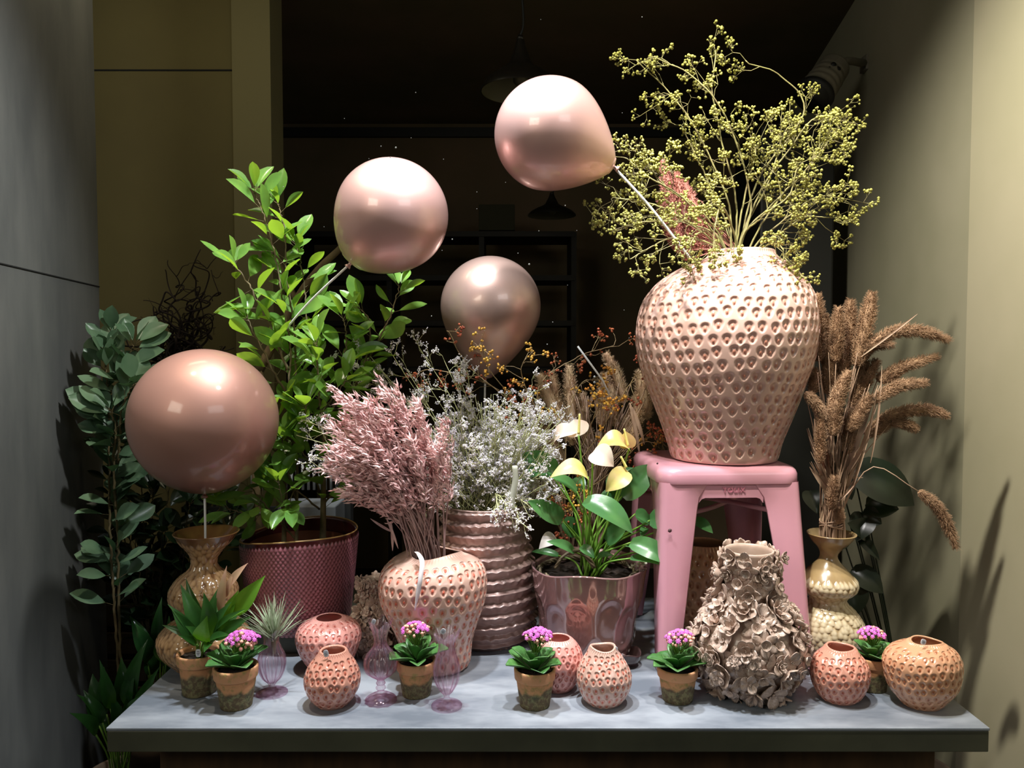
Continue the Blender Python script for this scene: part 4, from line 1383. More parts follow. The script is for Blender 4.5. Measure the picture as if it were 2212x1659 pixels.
M_antleaf = leafmat('anthurium_leaf', lin((80, 126, 70)), lin((60, 106, 62)), lin((110, 170, 40)), 0.28, 0.22, 12)
M_spathe = leafmat('yellow_green_spathe', lin((226, 214, 120)), lin((242, 200, 160)), lin((240, 220, 90)), 0.35, 0.3, 16)
M_spathe_p = leafmat('pale_pink_spathe', lin((248, 216, 196)), lin((246, 232, 214)), lin((250, 220, 170)), 0.35, 0.3, 16)
M_spadix = mat('yellow_spadix', lin((236, 224, 132)), 0.5, bump=0.5, bscale=400)
M_pale = leafmat('faded_leaf', lin((206, 196, 190)), lin((188, 176, 172)), lin((220, 210, 200)), 0.5, 0.2)
M_antstem = mat('anthurium_stem', lin((128, 168, 62)), 0.45, col2=lin((96, 140, 46)), nscale=12)
Ya = VIR.c[1]
AL = [  # x0,y0,x1,y1,width,dY,droop,view,twist
    (1202, 1017, 1120, 984, 44, .03, .12, .75, .2), (1192, 1026, 1118, 1042, 17, .0, .10, .2, .1), (1246, 1062, 1190, 1030, 30, -.03, .08, .55, -.2),
    (1343, 1072, 1412, 1003, 46, .02, .06, .85, -.1), (1316, 1056, 1368, 1010, 34, .05, .08, .7, .2), (1262, 1082, 1367, 1153, 46, -.08, .16, .62, .2),
    (1404, 1124, 1500, 1122, 42, -.04, .10, .62, -.15), (1498, 1122, 1540, 1152, 22, -.04, .10, .6, .1), (1362, 1172, 1462, 1222, 36, -.05, .16, .6, -.1), (1215, 1122, 1140, 1082, 36, -.02, .02, .7, .1),
    (1216, 1126, 1252, 1158, 34, .0, .05, .8, .2), (1310, 1170, 1360, 1128, 30, -.02, .06, .75, .1), (1240, 1192, 1180, 1170, 20, -.05, .12, .6, 0), (1256, 1180, 1284, 1206, 19, -.06, .1, .7, .1),
    (1362, 1206, 1448, 1226, 18, -.06, .14, .5, 0), (1290, 1204, 1326, 1200, 13, -.07, .15, .6, 0), (1206, 1200, 1148, 1192, 15, .02, .1, .5, 0), (1294, 1080, 1340, 1102, 36, .04, .1, .7, 0),
    (1300, 1090, 1352, 1060, 34, .05, .08, .7, .2), (1372, 1110, 1402, 1132, 30, .0, .1, .7, .3), (1240, 1060, 1262, 1030, 26, .05, .05, .8, 0), (1330, 1100, 1300, 1140, 30, .03, .05, .8, 0),
    (1405, 1126, 1374, 1116, 20, -.02, .1, .7, .0), (1395, 1140, 1384, 1160, 14, -.01, .1, .7, .0), (1400, 1188, 1350, 1180, 14, -.02, .1, .6, .0)]
for (x0, y0, x1, y1, w, dY, dr, vw, tw) in AL:
    a = P(x0, y0, Ya + dY); b = P(x1, y1, Ya + dY - 0.03 * (1 if dY < 0 else -0.6))
    mb = MB(); bent_leaf(mb, a, b, w * 1.25 * mpp(a), twisted_up(a, b, vw), dr, TL_HEART, tw)
    mb.build('leaf', M_antleaf, ANT)
a, b = P(1204, 1166, Ya - .02), P(1164, 1186, Ya - .05)
mb = MB(); bent_leaf(mb, a, b, 36 * mpp(a), twisted_up(a, b, .6), .3, TL_HEART); o = mb.build('leaf', M_pale, ANT); o['label'] = 'faded grey-white leaf'
mb = MB()
root0 = np.array([VIR.c[0] + 0.008, VIR.c[1], VIR.z[-1] - 0.02])
for i, (x0, y0, x1, y1, w, dY, dr, vw, tw) in enumerate(AL):
    a = P(x0, y0, Ya + dY)
    rb = root0 + RNG.uniform(-.022, .022, 3) * [1, 1, 0]
    mid = rb * 0.5 + a * 0.5 + np.array([(rb[0] - a[0]) * 0.18, 0, 0.01])
    tube(mb, spline([rb, mid, a], 12), 0.0030, 0.0018, k=7)
SP = [(1250, 940, 1, -0.0), (1359, 968, 1, 0.0), (1281, 978, 1, -.03), (1270, 1030, 1, -.05), (1355, 1018, 1, -.04)]
for (x, y, q, dY) in SP:
    a = P(x, y, Ya + dY); rb = root0 + RNG.uniform(-.018, .018, 3) * [1, 1, 0]
    tube(mb, spline([rb, rb * 0.45 + a * 0.55 + np.array([0.004, 0, 0]), a], 14), 0.0027, 0.0021, k=8)
mb.build('stems', M_antstem, ANT)


def spathe(segs, spad, m, label=None):
    """segs: leaf blades (x0,y0,x1,y1,w,dY0,dY1,droop,view,twist); spad: (x0,y0,x1,y1,dY)"""
    mb = MB()
    for (x0, y0, x1, y1, w, d0, d1, dr, vw, tw) in segs:
        a = P(x0, y0, Ya + d0); b = P(x1, y1, Ya + d1)
        bent_leaf(mb, a, b, w * 1.2 * mpp(a), twisted_up(a, b, vw), dr, TL_HEART, tw)
    o = mb.build('spathe', m, ANT)
    if label: o['label'] = label
    if spad:
        x0, y0, x1, y1, dY = spad
        a, b = P(x0, y0, Ya + dY), P(x1, y1, Ya + dY)
        ms = MB(); tube(ms, spline([a, a * .5 + b * .5, b], 10), 0.0032, 0.0022, k=10)
        so = ms.build('spadix', M_spadix, ANT)
        w0 = np.array(so.location) + parent_world(ANT)
        so.parent = o; so.location = tuple(w0 - parent_world(o))


spathe([(1251, 942, 1240, 906, 46, .0, .02, .02, .95, 0.1), (1246, 930, 1197, 962, 36, .01, .04, .30, .7, -.5)], (1250, 938, 1252, 894, -.012), M_spathe_p, 'pale cream spathe, topmost')
spathe([(1358, 970, 1288, 968, 46, .0, -.02, .32, .35, .15), (1358, 968, 1352, 932, 32, .0, .0, .03, .95, .2)], (1357, 964, 1348, 926, -.014), M_spathe, 'yellow spathe on the right')
spathe([(1281, 976, 1326, 1008, 44, -.03, -.06, .26, .55, -.25)], None, M_spathe_p, 'pale pink spathe')
spathe([(1270, 1032, 1188, 1032, 40, -.05, -.07, .36, .40, .15)], None, M_spathe, 'arched yellow-green spathe on the left')
spathe([(1356, 1018, 1308, 1062, 38, -.04, -.06, .22, .55, .35)], (1353, 1010, 1341, 986, -.045), M_spathe, 'yellow-green spathe pointing down')

# ------------------------------------------------------------------ leafy plant in the larger terracotta pot, front left
_r, _b, _R1, _zt, _rng = terracotta(432, 1408, 46, 1509, 35, 'potted_spathiphyllum', 'dark green lance leaved plant in the larger mossy terracotta pot', None, 31)
sticker(428, 1411, _b.c[1] - _R1 - 0.003, 11, 17, _r, 0.0)
M_lance = leafmat('lance_leaf', lin((50, 92, 36)), lin((36, 72, 30)), lin((110, 170, 30)), 0.35, 0.2, 14)
M_lance_l = leafmat('fresh_leaf', lin((104, 156, 44)), lin((84, 136, 40)), lin((150, 200, 40)), 0.35, 0.3, 14)
yb = _b.c[1]
LL = [(425, 1385, 370, 1315, 26, -.02), (418, 1370, 362, 1305, 15, -.02), (440, 1380, 390, 1262, 30, .0), (445, 1375, 402, 1250, 24, .02), (448, 1385, 440, 1280, 34, -.02), (452, 1380, 470, 1272, 28, .0),
      (440, 1386, 448, 1330, 34, -.05), (455, 1376, 500, 1300, 24, -.01), (460, 1380, 545, 1330, 26, -.02), (470, 1375, 525, 1350, 22, .0), (445, 1392, 498, 1372, 24, -.04), (430, 1392, 400, 1352, 28, -.04),
      (460, 1370, 475, 1290, 22, .03), (466, 1360, 530, 1316, 14, -.03), (425, 1392, 385, 1372, 16, -.04), (450, 1390, 440, 1410, 16, -.06), (462, 1384, 520, 1322, 20, .02), (420, 1376, 350, 1350, 14, .0), (436, 1388, 420, 1300, 26, .03)]
mb = MB(); ms = MB()
base = np.array([_b.c[0], yb, _zt - 0.01])
for (x0, y0, x1, y1, w, dY) in LL:
    a = P(x0, y0, yb + dY * 0.6); b = P(x1, y1, yb + dY * 1.6)
    bent_leaf(mb, a, b, w * 1.15 * mpp(a), twisted_up(a, b, .65), .09, TL_LANCE, _rng.uniform(-.4, .4))
    tube(ms, spline([base + _rng.uniform(-.012, .012, 3) * [1, 1, 0], (base + a) / 2, a], 6), 0.0016, k=5)
mb.build('foliage', M_lance, _r)
mb = MB()
for (x0, y0, x1, y1, w, dY, vw) in ((503, 1330, 573, 1243, 36, .0, .9), (478, 1350, 516, 1274, 22, .0, .8), (480, 1345, 530, 1318, 12, -.02, .5)):
    a = P(x0, y0, yb + dY); b = P(x1, y1, yb + dY)
    bent_leaf(mb, a, b, w * 1.1 * mpp(a), twisted_up(a, b, vw), .05, TL_LANCE, .1)
    tube(ms, spline([base, (base + a) / 2, a], 6), 0.0016, k=5)
mb.build('young_foliage', M_lance_l, _r)
ms.build('stems', M_stemg, _r)
mb = MB()
for (x0, y0, x1, y1, w, m_) in ((494, 1268, 536, 1216, 20, 0), (488, 1290, 504, 1240, 18, 0), (478, 1330, 490, 1222, 22, 1)):
    a = P(x0, y0, yb); b = P(x1, y1, yb)
    bent_leaf(mb, a, b, w * mpp(a), twisted_up(a, b, .8), .06, TL_LANCE, .5)
M_rosy = leafmat('rosy_new_leaf', lin((214, 160, 140)), lin((196, 176, 132)), lin((230, 170, 140)), 0.4, 0.3)
o = mb.build('rosy_bracts', M_rosy, _r)

# ------------------------------------------------------------------ air plant
M_air = leafmat('silver_leaf', lin((176, 186, 160)), lin((150, 166, 130)), lin((200, 210, 180)), 0.6, 0.2)
mb = MB(); rg = np.random.RandomState(3)
c0 = P(592, 1382, VG1.c[1])
tm = tmpl_leaf(lambda t: (1 - t) ** 0.8 + 0.02, 9, 0.3, 0, 3)
for i in range(120):
    a = rg.uniform(0, 6.28); el = rg.uniform(0.35, 1.5)
    ln = rg.uniform(62, 118) * VG1.s * (0.75 + 0.3 * math.cos(el))
    d = np.array([math.cos(a) * math.cos(el), math.sin(a) * math.cos(el) * 0.8, math.sin(el) + 0.05])
    p0 = c0 + rg.normal(0, .003, 3)
    bent_leaf(mb, p0, p0 + unit(d) * ln, 4.6 * VG1.s, np.array([0, 0, 1.0]), rg.uniform(-.04, .08), tm)
tube(mb, [P(592, 1412, VG1.c[1]), P(592, 1398, VG1.c[1]), c0 + [0, 0, .004]], 0.003, 0.006, k=8)
o = mb.build('air_plant', M_air); tag(o, 'silvery spiky air plant sprouting from a pink glass vase', 'plant')


# ------------------------------------------------------------------ ficus and other leafy shrubs
def shrub(root, stems, Y, leaf_px, m_leaf, m_stem, seed, tm=TL_OBOV, step=15, wr=0.46, r0=0.0035, per=2, up=0.55, cam=0.5, base_skip=0.12, tipn=5, spread=1.0):
    """stems: lists of (px, py, dY) from the bottom up; leaves in whorls along them"""
    rg = np.random.RandomState(seed)
    ml = MB(); ms = MB()
    for st in stems:
        dens = 1.0
        pts = [P(x, y, Y + d) for x, y, d in st]
        n = max(8, int(sum(np.linalg.norm(np.diff(pts, axis=0), axis=1)) / 0.008))
        sp = spline(pts, n)
        sp[1:-1] += rg.normal(0, 0.0012, (n - 2, 3))
        tube(ms, sp, r0, r0 * 0.35, k=6)
        seg = np.r_[0, np.cumsum(np.linalg.norm(np.diff(sp, axis=0), axis=1))]
        s = mpp(sp[0]); stp = step * s
        a = rg.uniform(0, 6.28)
        D = []; PP = []; LL_ = []; UU = []
        x = seg[-1] * base_skip
        while x < seg[-1]:
            p = np.array([np.interp(x, seg, sp[:, k]) for k in range(3)])
            q = np.array([np.interp(min(x + .01, seg[-1] + .0), seg, sp[:, k]) for k in range(3)])
            ax = unit(q - p + np.array([0, 0, 1e-5]))
            fr = frames([ax])[0]
            for j in range(per):
                a += 2.4 + rg.uniform(-.3, .3)
                out = fr[:, 0] * math.cos(a) + fr[:, 2] * math.sin(a)
                d = unit(out * spread + ax * up + np.array([0, 0, 0.12]) + rg.normal(0, .18, 3))
                D.append(d); PP.append(p + d * 0.004)
                LL_.append(leaf_px * s * rg.uniform(.65, 1.12) * (0.75 + 0.25 * min(1, (seg[-1] - x) / 0.06)))
                UU.append(unit(np.array([0, 0, 1.0]) + unit(CAM - p) * cam + rg.normal(0, .42, 3)))
            x += stp * rg.uniform(.8, 1.25)
        for j in range(tipn):
            a += 2.4
            fr = frames([ax])[0]
            d = unit((fr[:, 0] * math.cos(a) + fr[:, 2] * math.sin(a)) * 0.8 + ax * 1.0)
            D.append(d); PP.append(sp[-1]); LL_.append(leaf_px * s * rg.uniform(.6, .95)); UU.append(unit(np.array([0, 0, 1.0]) + unit(CAM - p) * cam))
        D = np.array(D); PP = np.array(PP); LL_ = np.array(LL_)
        M = frames(D, np.array(UU)) * np.stack([LL_ * wr * rg.uniform(.85, 1.2, len(LL_)), LL_, LL_ * rg.uniform(.2, 1.2, len(LL_))], -1)[:, None, :]
        pet = PP + D * (LL_ * 0.22)[:, None]
        sticks(ms, PP - D * 0.004, pet + D * 0.002, np.full(len(PP), 0.0008))
        inst(ml, tm[0], tm[1], M, pet)
    ms.build('branches', m_stem, root)
    ml.build('foliage', m_leaf, root)


M_fic = leafmat('ficus_leaf', lin((130, 168, 76)), lin((88, 132, 62)), lin((186, 225, 62)), 0.26, 0.30, 12)
M_ficst = mat('ficus_stem', lin((120, 104, 72)), 0.7, col2=lin((90, 78, 52)), nscale=30)
Yf = VPP.c[1]
stems = [
    [(612, 1162, .0), (618, 1000, .0), (622, 850, -.02), (628, 760, -.02), (612, 660, -.02), (596, 560, -.01), (572, 470, -.01), (550, 415, -.01)],
    [(640, 1000, .0), (640, 820, .0), (634, 700, .01), (620, 600, .01), (615, 500, .02), (600, 440, .02)],
    [(622, 800, -.02), (590, 720, -.03), (558, 655, -.03), (528, 600, -.03), (505, 572, -.03)],
    [(624, 860, 0), (590, 800, -.02), (560, 740, -.03), (535, 690, -.03)],
    [(640, 900, .03), (660, 800, .04), (664, 700, .04), (655, 600, .05), (640, 530, .05)],
    [(697, 1150, .0), (700, 1000, .0), (690, 860, -.03), (686, 800, -.05), (684, 745, -.07)],
    [(700, 960, .0), (730, 830, -.0), (748, 740, .0), (742, 690, .0)],
    [(700, 1000, .02), (760, 850, .04), (805, 760, .05), (840, 690, .05), (862, 620, .06)],
    [(760, 850, .04), (790, 780, .03), (800, 700, .03), (775, 665, .03)],
    [(640, 960, -.02), (600, 920, -.06), (585, 900, -.08)],
    [(622, 980, .0), (650, 920, -.05), (660, 880, -.07)],
    [(620, 1040, .0), (590, 1000, -.05), (555, 985, -.07)],
    [(640, 1166, .0), (580, 1100, -.05), (540, 1052, -.08), (500, 1040, -.09)],
    [(620, 1140, .0), (608, 1080, -.08), (602, 1045, -.10)],
    [(690, 1060, .0), (668, 1000, -.04), (650, 975, -.05)],
    [(700, 1040, .0), (720, 980, .02), (735, 935, .02)],
    [(690, 900, -.02), (720, 860, -.05), (745, 825, -.06)],
    [(640, 1080, .0), (620, 1010, -.04), (610, 950, -.06)],
    [(620, 1100, .0), (575, 1040, -.04), (560, 1090, -.08)],
    [(690, 1100, .0), (640, 1060, -.05), (625, 1090, -.08)],
    [(620, 1000, .0), (570, 950, -.04), (545, 930, -.05)],
    [(640, 1060, .04), (660, 1000, .05), (640, 940, .06)],
    [(700, 1090, .0), (740, 1040, .02), (770, 1000, .03)],
    [(620, 1120, .0), (540, 1110, -.06), (495, 1100, -.09)],
]
shrub(FIC, stems[:11], Yf, 72, M_fic, M_ficst, 41, step=15, per=1, wr=0.42, r0=0.0034)
shrub(FIC, stems[11:], Yf, 66, M_fic, M_ficst, 42, step=19, per=1, r0=0.0026, base_skip=.35)
mb = MB()
for x, w_ in ((697, .009), (613, .0065), (640, .005)):
    tube(mb, spline([P(x, 1176, Yf), P(x + 1, 1130, Yf), P(x + 2, 1010, Yf), P(x + 4, 900, Yf)], 16), w_, w_ * 0.45, k=10)
mb.build('trunk', M_ficst, FIC)

# dim shrub at far left, standing on the floor beside the table
M_dimleaf = leafmat('blue_green_leaf', lin((122, 150, 118)), lin((88, 120, 90)), lin((70, 110, 60)), 0.35, 0.15, 9)
M_clay = mat('old_clay_pot', lin((92, 74, 58)), 0.85, col2=lin((70, 58, 46)), nscale=12)


def floor_pot(name, x, y, r, h, label, z=0.0, cat='potted plant', group=None):
    root = thing(name, (x, y, z), label, cat, group)
    pr = np.array([(r * 0.7, z, 0), (r * 0.85, z + h * 0.5, 0), (r * 0.97, z + h * 0.88, 0), (r * 1.06, z + h * 0.89, 0), (r * 1.08, z + h, 0)])
    mb = MB(); lathe(mb, np.array([x, y, z]), pr, 40, None, None, thick=0.01, depth=0.3); mb.build('pot', M_clay, root)
    mb = MB(); disc(mb, (x, y, z), r * 0.95, z + h * 0.9, RNG, 0.004, 5, 24); mb.build('soil', M_soil, root)
    return root


Yd = 2.02
s0 = P(262, 1250, Yd)
rt = floor_pot('leafy_shrub', s0[0], Yd, 0.10, 0.30, 'dim blue-green broad leaved shrub between the concrete wall and far left balloon')
lo_ = (262, 1560, 0.0)
shrub(rt, [
    [lo_, (255, 1200, 0), (246, 1000, 0), (256, 880, -.02), (262, 800, -.03), (290, 745, -.03)],
    [lo_, (240, 1200, .0), (236, 1020, 0), (236, 900, -.02), (230, 820, -.02), (226, 760, -.02)],
    [(255, 1000, .0), (262, 900, -.04), (272, 860, -.06), (290, 830, -.07)],
    [(250, 1100, .0), (245, 1000, -.03), (250, 930, -.05), (240, 890, -.06)],
    [(245, 980, .02), (226, 880, .02), (228, 800, .02), (240, 720, .02)],
], Yd, 74, M_dimleaf, M_ficst, 51, step=16, per=1, wr=0.52, r0=0.004, base_skip=.3, cam=0.9)
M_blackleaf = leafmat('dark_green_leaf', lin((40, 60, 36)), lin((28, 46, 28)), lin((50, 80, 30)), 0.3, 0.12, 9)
s0 = P(330, 1250, 2.18)
rt = floor_pot('leafy_shrub', s0[0], 2.18, 0.11, 0.30, 'very dark dense shrub behind the bronze pine cone vase')
lo_ = (330, 1560, 0.0)
st = []
rg = np.random.RandomState(9)
for x, y in ((230, 980), (260, 1040), (300, 960), (330, 1060), (370, 1000), (410, 1090), (450, 1080), (240, 1120), (290, 1140), (350, 1150), (400, 1180), (440, 1220), (480, 1180), (300, 1220), (500, 1120), (490, 1050)):
    st.append([lo_, (330 + (x - 330) * .4, 1400 - (1400 - y) * .3, .0), (330 + (x - 330) * .8, y + 90, -.02), (x, y, -.04)])
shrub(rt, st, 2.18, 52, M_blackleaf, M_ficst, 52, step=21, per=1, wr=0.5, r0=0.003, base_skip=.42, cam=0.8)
# small glossy plants low at left
M_gloss = leafmat('glossy_lance_leaf', lin((44, 84, 40)), lin((30, 62, 32)), lin((80, 140, 30)), 0.2, 0.18, 14)
for (bx, by, Yg, lst, lab) in (
    (262, 1640, 1.74, [(150, 1540), (165, 1500), (205, 1530), (240, 1550), (200, 1455), (225, 1440), (262, 1420), (300, 1425), (330, 1460), (310, 1500), (320, 1380), (240, 1500), (345, 1440), (180, 1490), (215, 1425), (285, 1470)], 'low glossy lance leaved plant beside the left end of the table'),
    (345, 1560, 2.02, [(350, 1290), (330, 1350), (292, 1345), (310, 1400), (372, 1350), (390, 1400), (345, 1395), (280, 1330), (365, 1330)], 'dark lance leaved plant in the shade behind the left end of the table')):
    c = P(bx, by, Yg)
    rt = floor_pot('lance_leaved_plant', c[0], Yg, 0.08, 0.42, lab)
    mb = MB(); ms = MB()
    b0 = np.array([c[0], Yg, 0.40])
    for i, (x, y) in enumerate(lst):
        tip = P(x, y, Yg + rg.uniform(-.10, .06)); d = tip - b0
        a = b0 + d * 0.50 + np.array([0, 0, 0.05])
        bent_leaf(mb, a, tip, rg.uniform(26, 38) * mpp(a), twisted_up(a, tip, .55), .16, TL_LANCE, rg.uniform(-.5, .5))
        tube(ms, spline([b0 + rg.uniform(-.02, .02, 3) * [1, 1, 0], b0 + d * 0.25 + [0, 0, .04], a], 7), 0.002, k=5)
    mb.build('foliage', M_gloss, rt); ms.build('stems', M_stemg, rt)
# shaded big leaved plant behind the right pine cone vase
M_unlitleaf = leafmat('unlit_green_leaf', lin((34, 44, 30)), lin((24, 32, 22)), lin((60, 90, 24)), 0.3, 0.1, 9)  # near-black tone: the plant's lack of light is put into the leaf colour
Yr = 2.0
c = P(1975, 1560, Yr)
rt = floor_pot('shaded_leafy_plant', c[0], Yr, 0.10, 0.32, 'broad leaved plant in shade behind the cream pine cone vase')
mb = MB(); ms = MB()
b0 = np.array([c[0], Yr, 0.30])
for (x0, y0, x1, y1, w) in ((1842, 1010, 1975, 1092, 74), (1870, 1090, 1942, 1100, 46), (1868, 1110, 1850, 1170, 44), (1862, 1110, 1905, 1132, 40), (1840, 1230, 1908, 1282, 44), (1840, 1260, 1850, 1330, 56), (1820, 1160, 1780, 1190, 40), (1850, 1150, 1900, 1210, 20),
                           (1875, 1150, 1830, 1130, 40), (1810, 1020, 1840, 1080, 40), (1750, 1060, 1765, 1110, 40), (1840, 1300, 1790, 1340, 50)):
    a = P(x0, y0, Yr); b = P(x1, y1, Yr - .04)
    bent_leaf(mb, a, b, w * 1.2 * mpp(a), twisted_up(a, b, .8), .1, TL_HEART, rg.uniform(-.3, .3))
    tube(ms, spline([b0, (b0 + a) / 2 + [.0, 0, .03], a], 8), 0.003, 0.002, k=6)
mb.build('foliage', M_unlitleaf, rt); ms.build('stems', M_unlitleaf, rt)
# dim plant inside the stool's shadow
# wooden crates in the dark at left
M_crate = mat('old_crate_wood', lin((86, 70, 52)), 0.8, col2=lin((60, 48, 36)), nscale=6, stretch=(1, 1, 8))
a = P(195, 1330, 2.42); b = P(322, 1235, 2.42)
root = thing('wooden_crate', ((a[0] + b[0]) / 2, 2.56, 0), 'old wooden crate stack standing in the dark at far left', 'crate')
for k in range(8):
    z = 0.02 + k * (b[2] - 0.02) / 8
    mb = MB(); box(mb, (a[0], 2.42, z), (b[0], 2.435, z + (b[2] - 0.02) / 8 - 0.02), 0.002); mb.build('board', M_crate, root, smooth=False)
mb = MB(); box(mb, (a[0] + .005, 2.436, 0), (b[0] - .005, 2.7, b[2] - 0.01)); mb.build('crate_body', M_dimwood, root, smooth=False)
# white slatted basket behind the ficus
M_wslat = mat('white_slats', lin((176, 176, 176)), 0.5)
root = None
a = P(430, 1115, 2.3); b = P(745, 985, 2.3)
root = thing('slatted_bench', ((a[0] + b[0]) / 2, 2.4, 0), 'white slatted bench back glimpsed behind the ficus leaves', 'bench')
ya = 2.3
for k in range(26):
    x = a[0] + (b[0] - a[0]) * (k + .5) / 26
    mb = MB(); lean = (k < 9) * 0.05
    tube(mb, [(x - lean, ya, P(600, 1100 if k < 9 else 1058, ya)[2]), (x, ya, P(600, 992, ya)[2])], 0.0045, k=6)
    mb.build('slat', M_wslat, root)
for py in (992, 1100):
    z = P(600, py, ya)[2]
    mb = MB(); box(mb, (a[0] - .05, ya - .008, z - .008), (b[0], ya + .008, z + .008)); mb.build('rail', M_black, root, smooth=False)
for x in (a[0], b[0]):
    mb = MB(); box(mb, (x - .02, ya - .02, 0), (x + .02, ya + .02, P(600, 985, ya)[2])); mb.build('leg', M_black, root, smooth=False)
# pale box behind the trunk
a = P(620, 1165, 2.25); b = P(740, 1080, 2.25)
mb = MB(); box(mb, (a[0], 2.16, ZT - .2), (b[0], 2.28, b[2]), .004)
M_grbox = mat('grey_plastic', lin((96, 98, 100)), 0.6)
tag(mb.build('grey_box', M_grbox, smooth=False), 'plain grey box in the shade behind the ficus trunks', 'box')
# ------------------------------------------------------------------ curly willow
M_willow = mat('dark_curly_willow', lin((40, 26, 20)), 0.8)
rg = np.random.RandomState(17)
mb = MB()
Yw = 2.3
def curly(p0, p1, amp, r, n=90, kinks=14):
    t = np.linspace(0, 1, n)
    base = p0[None] * (1 - t[:, None]) + p1[None] * t[:, None]
    o = np.zeros((n, 3))
    for f in range(3):
        fr_ = kinks * (1 + f * .8)
        for ax_ in (0, 2, 1):
            o[:, ax_] += amp / (1 + f) * np.sin(fr_ * t * rg.uniform(.8, 1.3) + rg.uniform(0, 6.28)) * (0.7 if ax_ == 1 else 1)
    o -= o[0]
    q = base + o * np.minimum(1, t * 5)[:, None]
    tube(mb, q, r, r * 0.3, k=5)
    return q
wb = P(395, 1250, Yw)
hub = P(405, 830, Yw)
tube(mb, spline([np.array([wb[0], Yw, 0.25]), wb, P(410, 1000, Yw), hub], 20), 0.006, 0.004, k=6)
tg = [(424, 552), (360, 598), (345, 645), (462, 560), (285, 680), (300, 730), (445, 640), (463, 690), (240, 720), (270, 760), (330, 700), (372, 660), (400, 600), (430, 690), (340, 760), (315, 800), (290, 790), (420, 640), (410, 700), (380, 740), (390, 760), (360, 780), (480, 740), (350, 820), (270, 830), (440, 760), (400, 580), (415, 610), (370, 690), (350, 720), (385, 700), (300, 760), (425, 720), (260, 700), (320, 640), (435, 600)]
for i, (x, y) in enumerate(tg):
    st_ = hub + (P(400 + rg.uniform(-40, 20), 800 + rg.uniform(-60, 40), Yw) - hub) * rg.uniform(0.2, 1)
    q = curly(st_, P(x, y, Yw + rg.uniform(-.1, .1)), rg.uniform(.012, .028), rg.uniform(.0034, .0060))
    for k in range(3):
        j = rg.randint(25, 85); e = q[j] + rg.uniform(-1, 1, 3) * [.05, .03, .05]
        curly(q[j], e, .006, .0014, 16, 5)
cw = mb.build('twigs', M_willow)
rt = thing('curly_willow', (wb[0], Yw, 0), 'dark curly willow branches rising behind the far left balloon', 'branches')
loc = np.array(cw.location); cw.parent = rt; cw.location = tuple(loc - parent_world(rt))
mb = MB(); lathe(mb, np.array([wb[0], Yw, 0.0]), np.array([(.07, 0, 0), (.09, .15, 0), (.07, .4, 0), (.05, .5, 0), (.06, .56, 0)]), 36, thick=.006, depth=.5)
tag(mb.build('floor_vase', M_clay), 'brown floor vase hidden in the dark holding the curly willow', 'vase')
# pale driftwood branch behind the second balloon
M_drift = mat('driftwood', lin((124, 104, 72)), 0.8, col2=lin((90, 74, 50)), nscale=12, bump=.4)
mb = MB()
tube(mb, spline([P(560, 800, 2.2), P(640, 650, 2.2), P(690, 580, 2.18), P(745, 525, 2.16), P(790, 450, 2.16)], 30), 0.014, 0.007, k=10)
tube(mb, spline([P(640, 650, 2.2), P(600, 560, 2.22), P(570, 480, 2.25)], 16), 0.009, 0.004, k=8)
tube(mb, spline([P(560, 800, 2.2), P(555, 1000, 2.2), P(560, 1250, 2.2), P(560, 1330, 2.2)], 16), 0.014, 0.018, k=8)
tag(mb.build('driftwood_branch', M_drift), 'bare brown branch slanting up behind the round pink balloon', 'branch')

# ------------------------------------------------------------------ branching sprays with berries
def cyme(seg, ber, p, d, ln, depth, rg, r, br, spread=0.6, n=(2, 4), shrink=0.66, last=0.5):
    """recursive umbel"""
    if depth == 0:
        ber.append((p, br * rg.uniform(.65, 1.15))); return
    k = rg.randint(n[0], n[1] + 1)
    for i in range(k):
        dd = unit(d + rg.normal(0, spread, 3))
        e = p + dd * ln * rg.uniform(.5, 1.2)
        seg.append((p, e, r))
        cyme(seg, ber, e, dd, ln * shrink, depth - 1, rg, r * .8, br, spread, n, shrink)


def berry_branches(root, base, paths, Y, rg, m_twig, m_ber, br, twig_r, nside, ln, depth, spread=.6, tubr=.0028, m_ber_alt=None):
    """each main branch is a part with its berries as a sub-part"""
    for pi, path in enumerate(paths):
        pts = [base + rg.uniform(-.012, .012, 3)] + [P(x, y, Y + d) for x, y, d in path]
        sp = spline(pts, 40); sp[4:-1] += np.cumsum(rg.normal(0, .0007, (35, 3)), 0)
        seg = []; ber = []
        mt = MB(); tube(mt, sp, tubr, tubr * .45, k=6)
        for j in range(nside):
            i = int(rg.uniform(.42, .97) * 39) if j else 39
            ax_ = unit(sp[min(i + 1, 39)] - sp[max(i - 1, 0)])
            d = unit(ax_ + rg.normal(0, .75, 3)); L1 = ln * rg.uniform(.8, 2.2) if i < 39 else ln
            e = sp[i] + d * L1 * 1.1
            mid = (sp[i] + e) / 2 + rg.normal(0, .004, 3)
            seg += [(sp[i], mid, twig_r * 1.4), (mid, e, twig_r * 1.3)]
            cyme(seg, ber, e, d, ln * .62, depth, rg, twig_r, br, spread)
        A, B, R = map(np.array, zip(*seg)); sticks(mt, A, B, R)
        o = mt.build('branch', m_twig, root)
        mbb = MB(); C, R = zip(*ber); balls(mbb, np.array(C), np.array(R), ICO1)
        ob = mbb.build('berries', m_ber if (m_ber_alt is None or pi % 2 == 0) else m_ber_alt, None)
        ob['kind'] = 'stuff'
        ob.parent = o; ob.location = tuple(-parent_world(o))


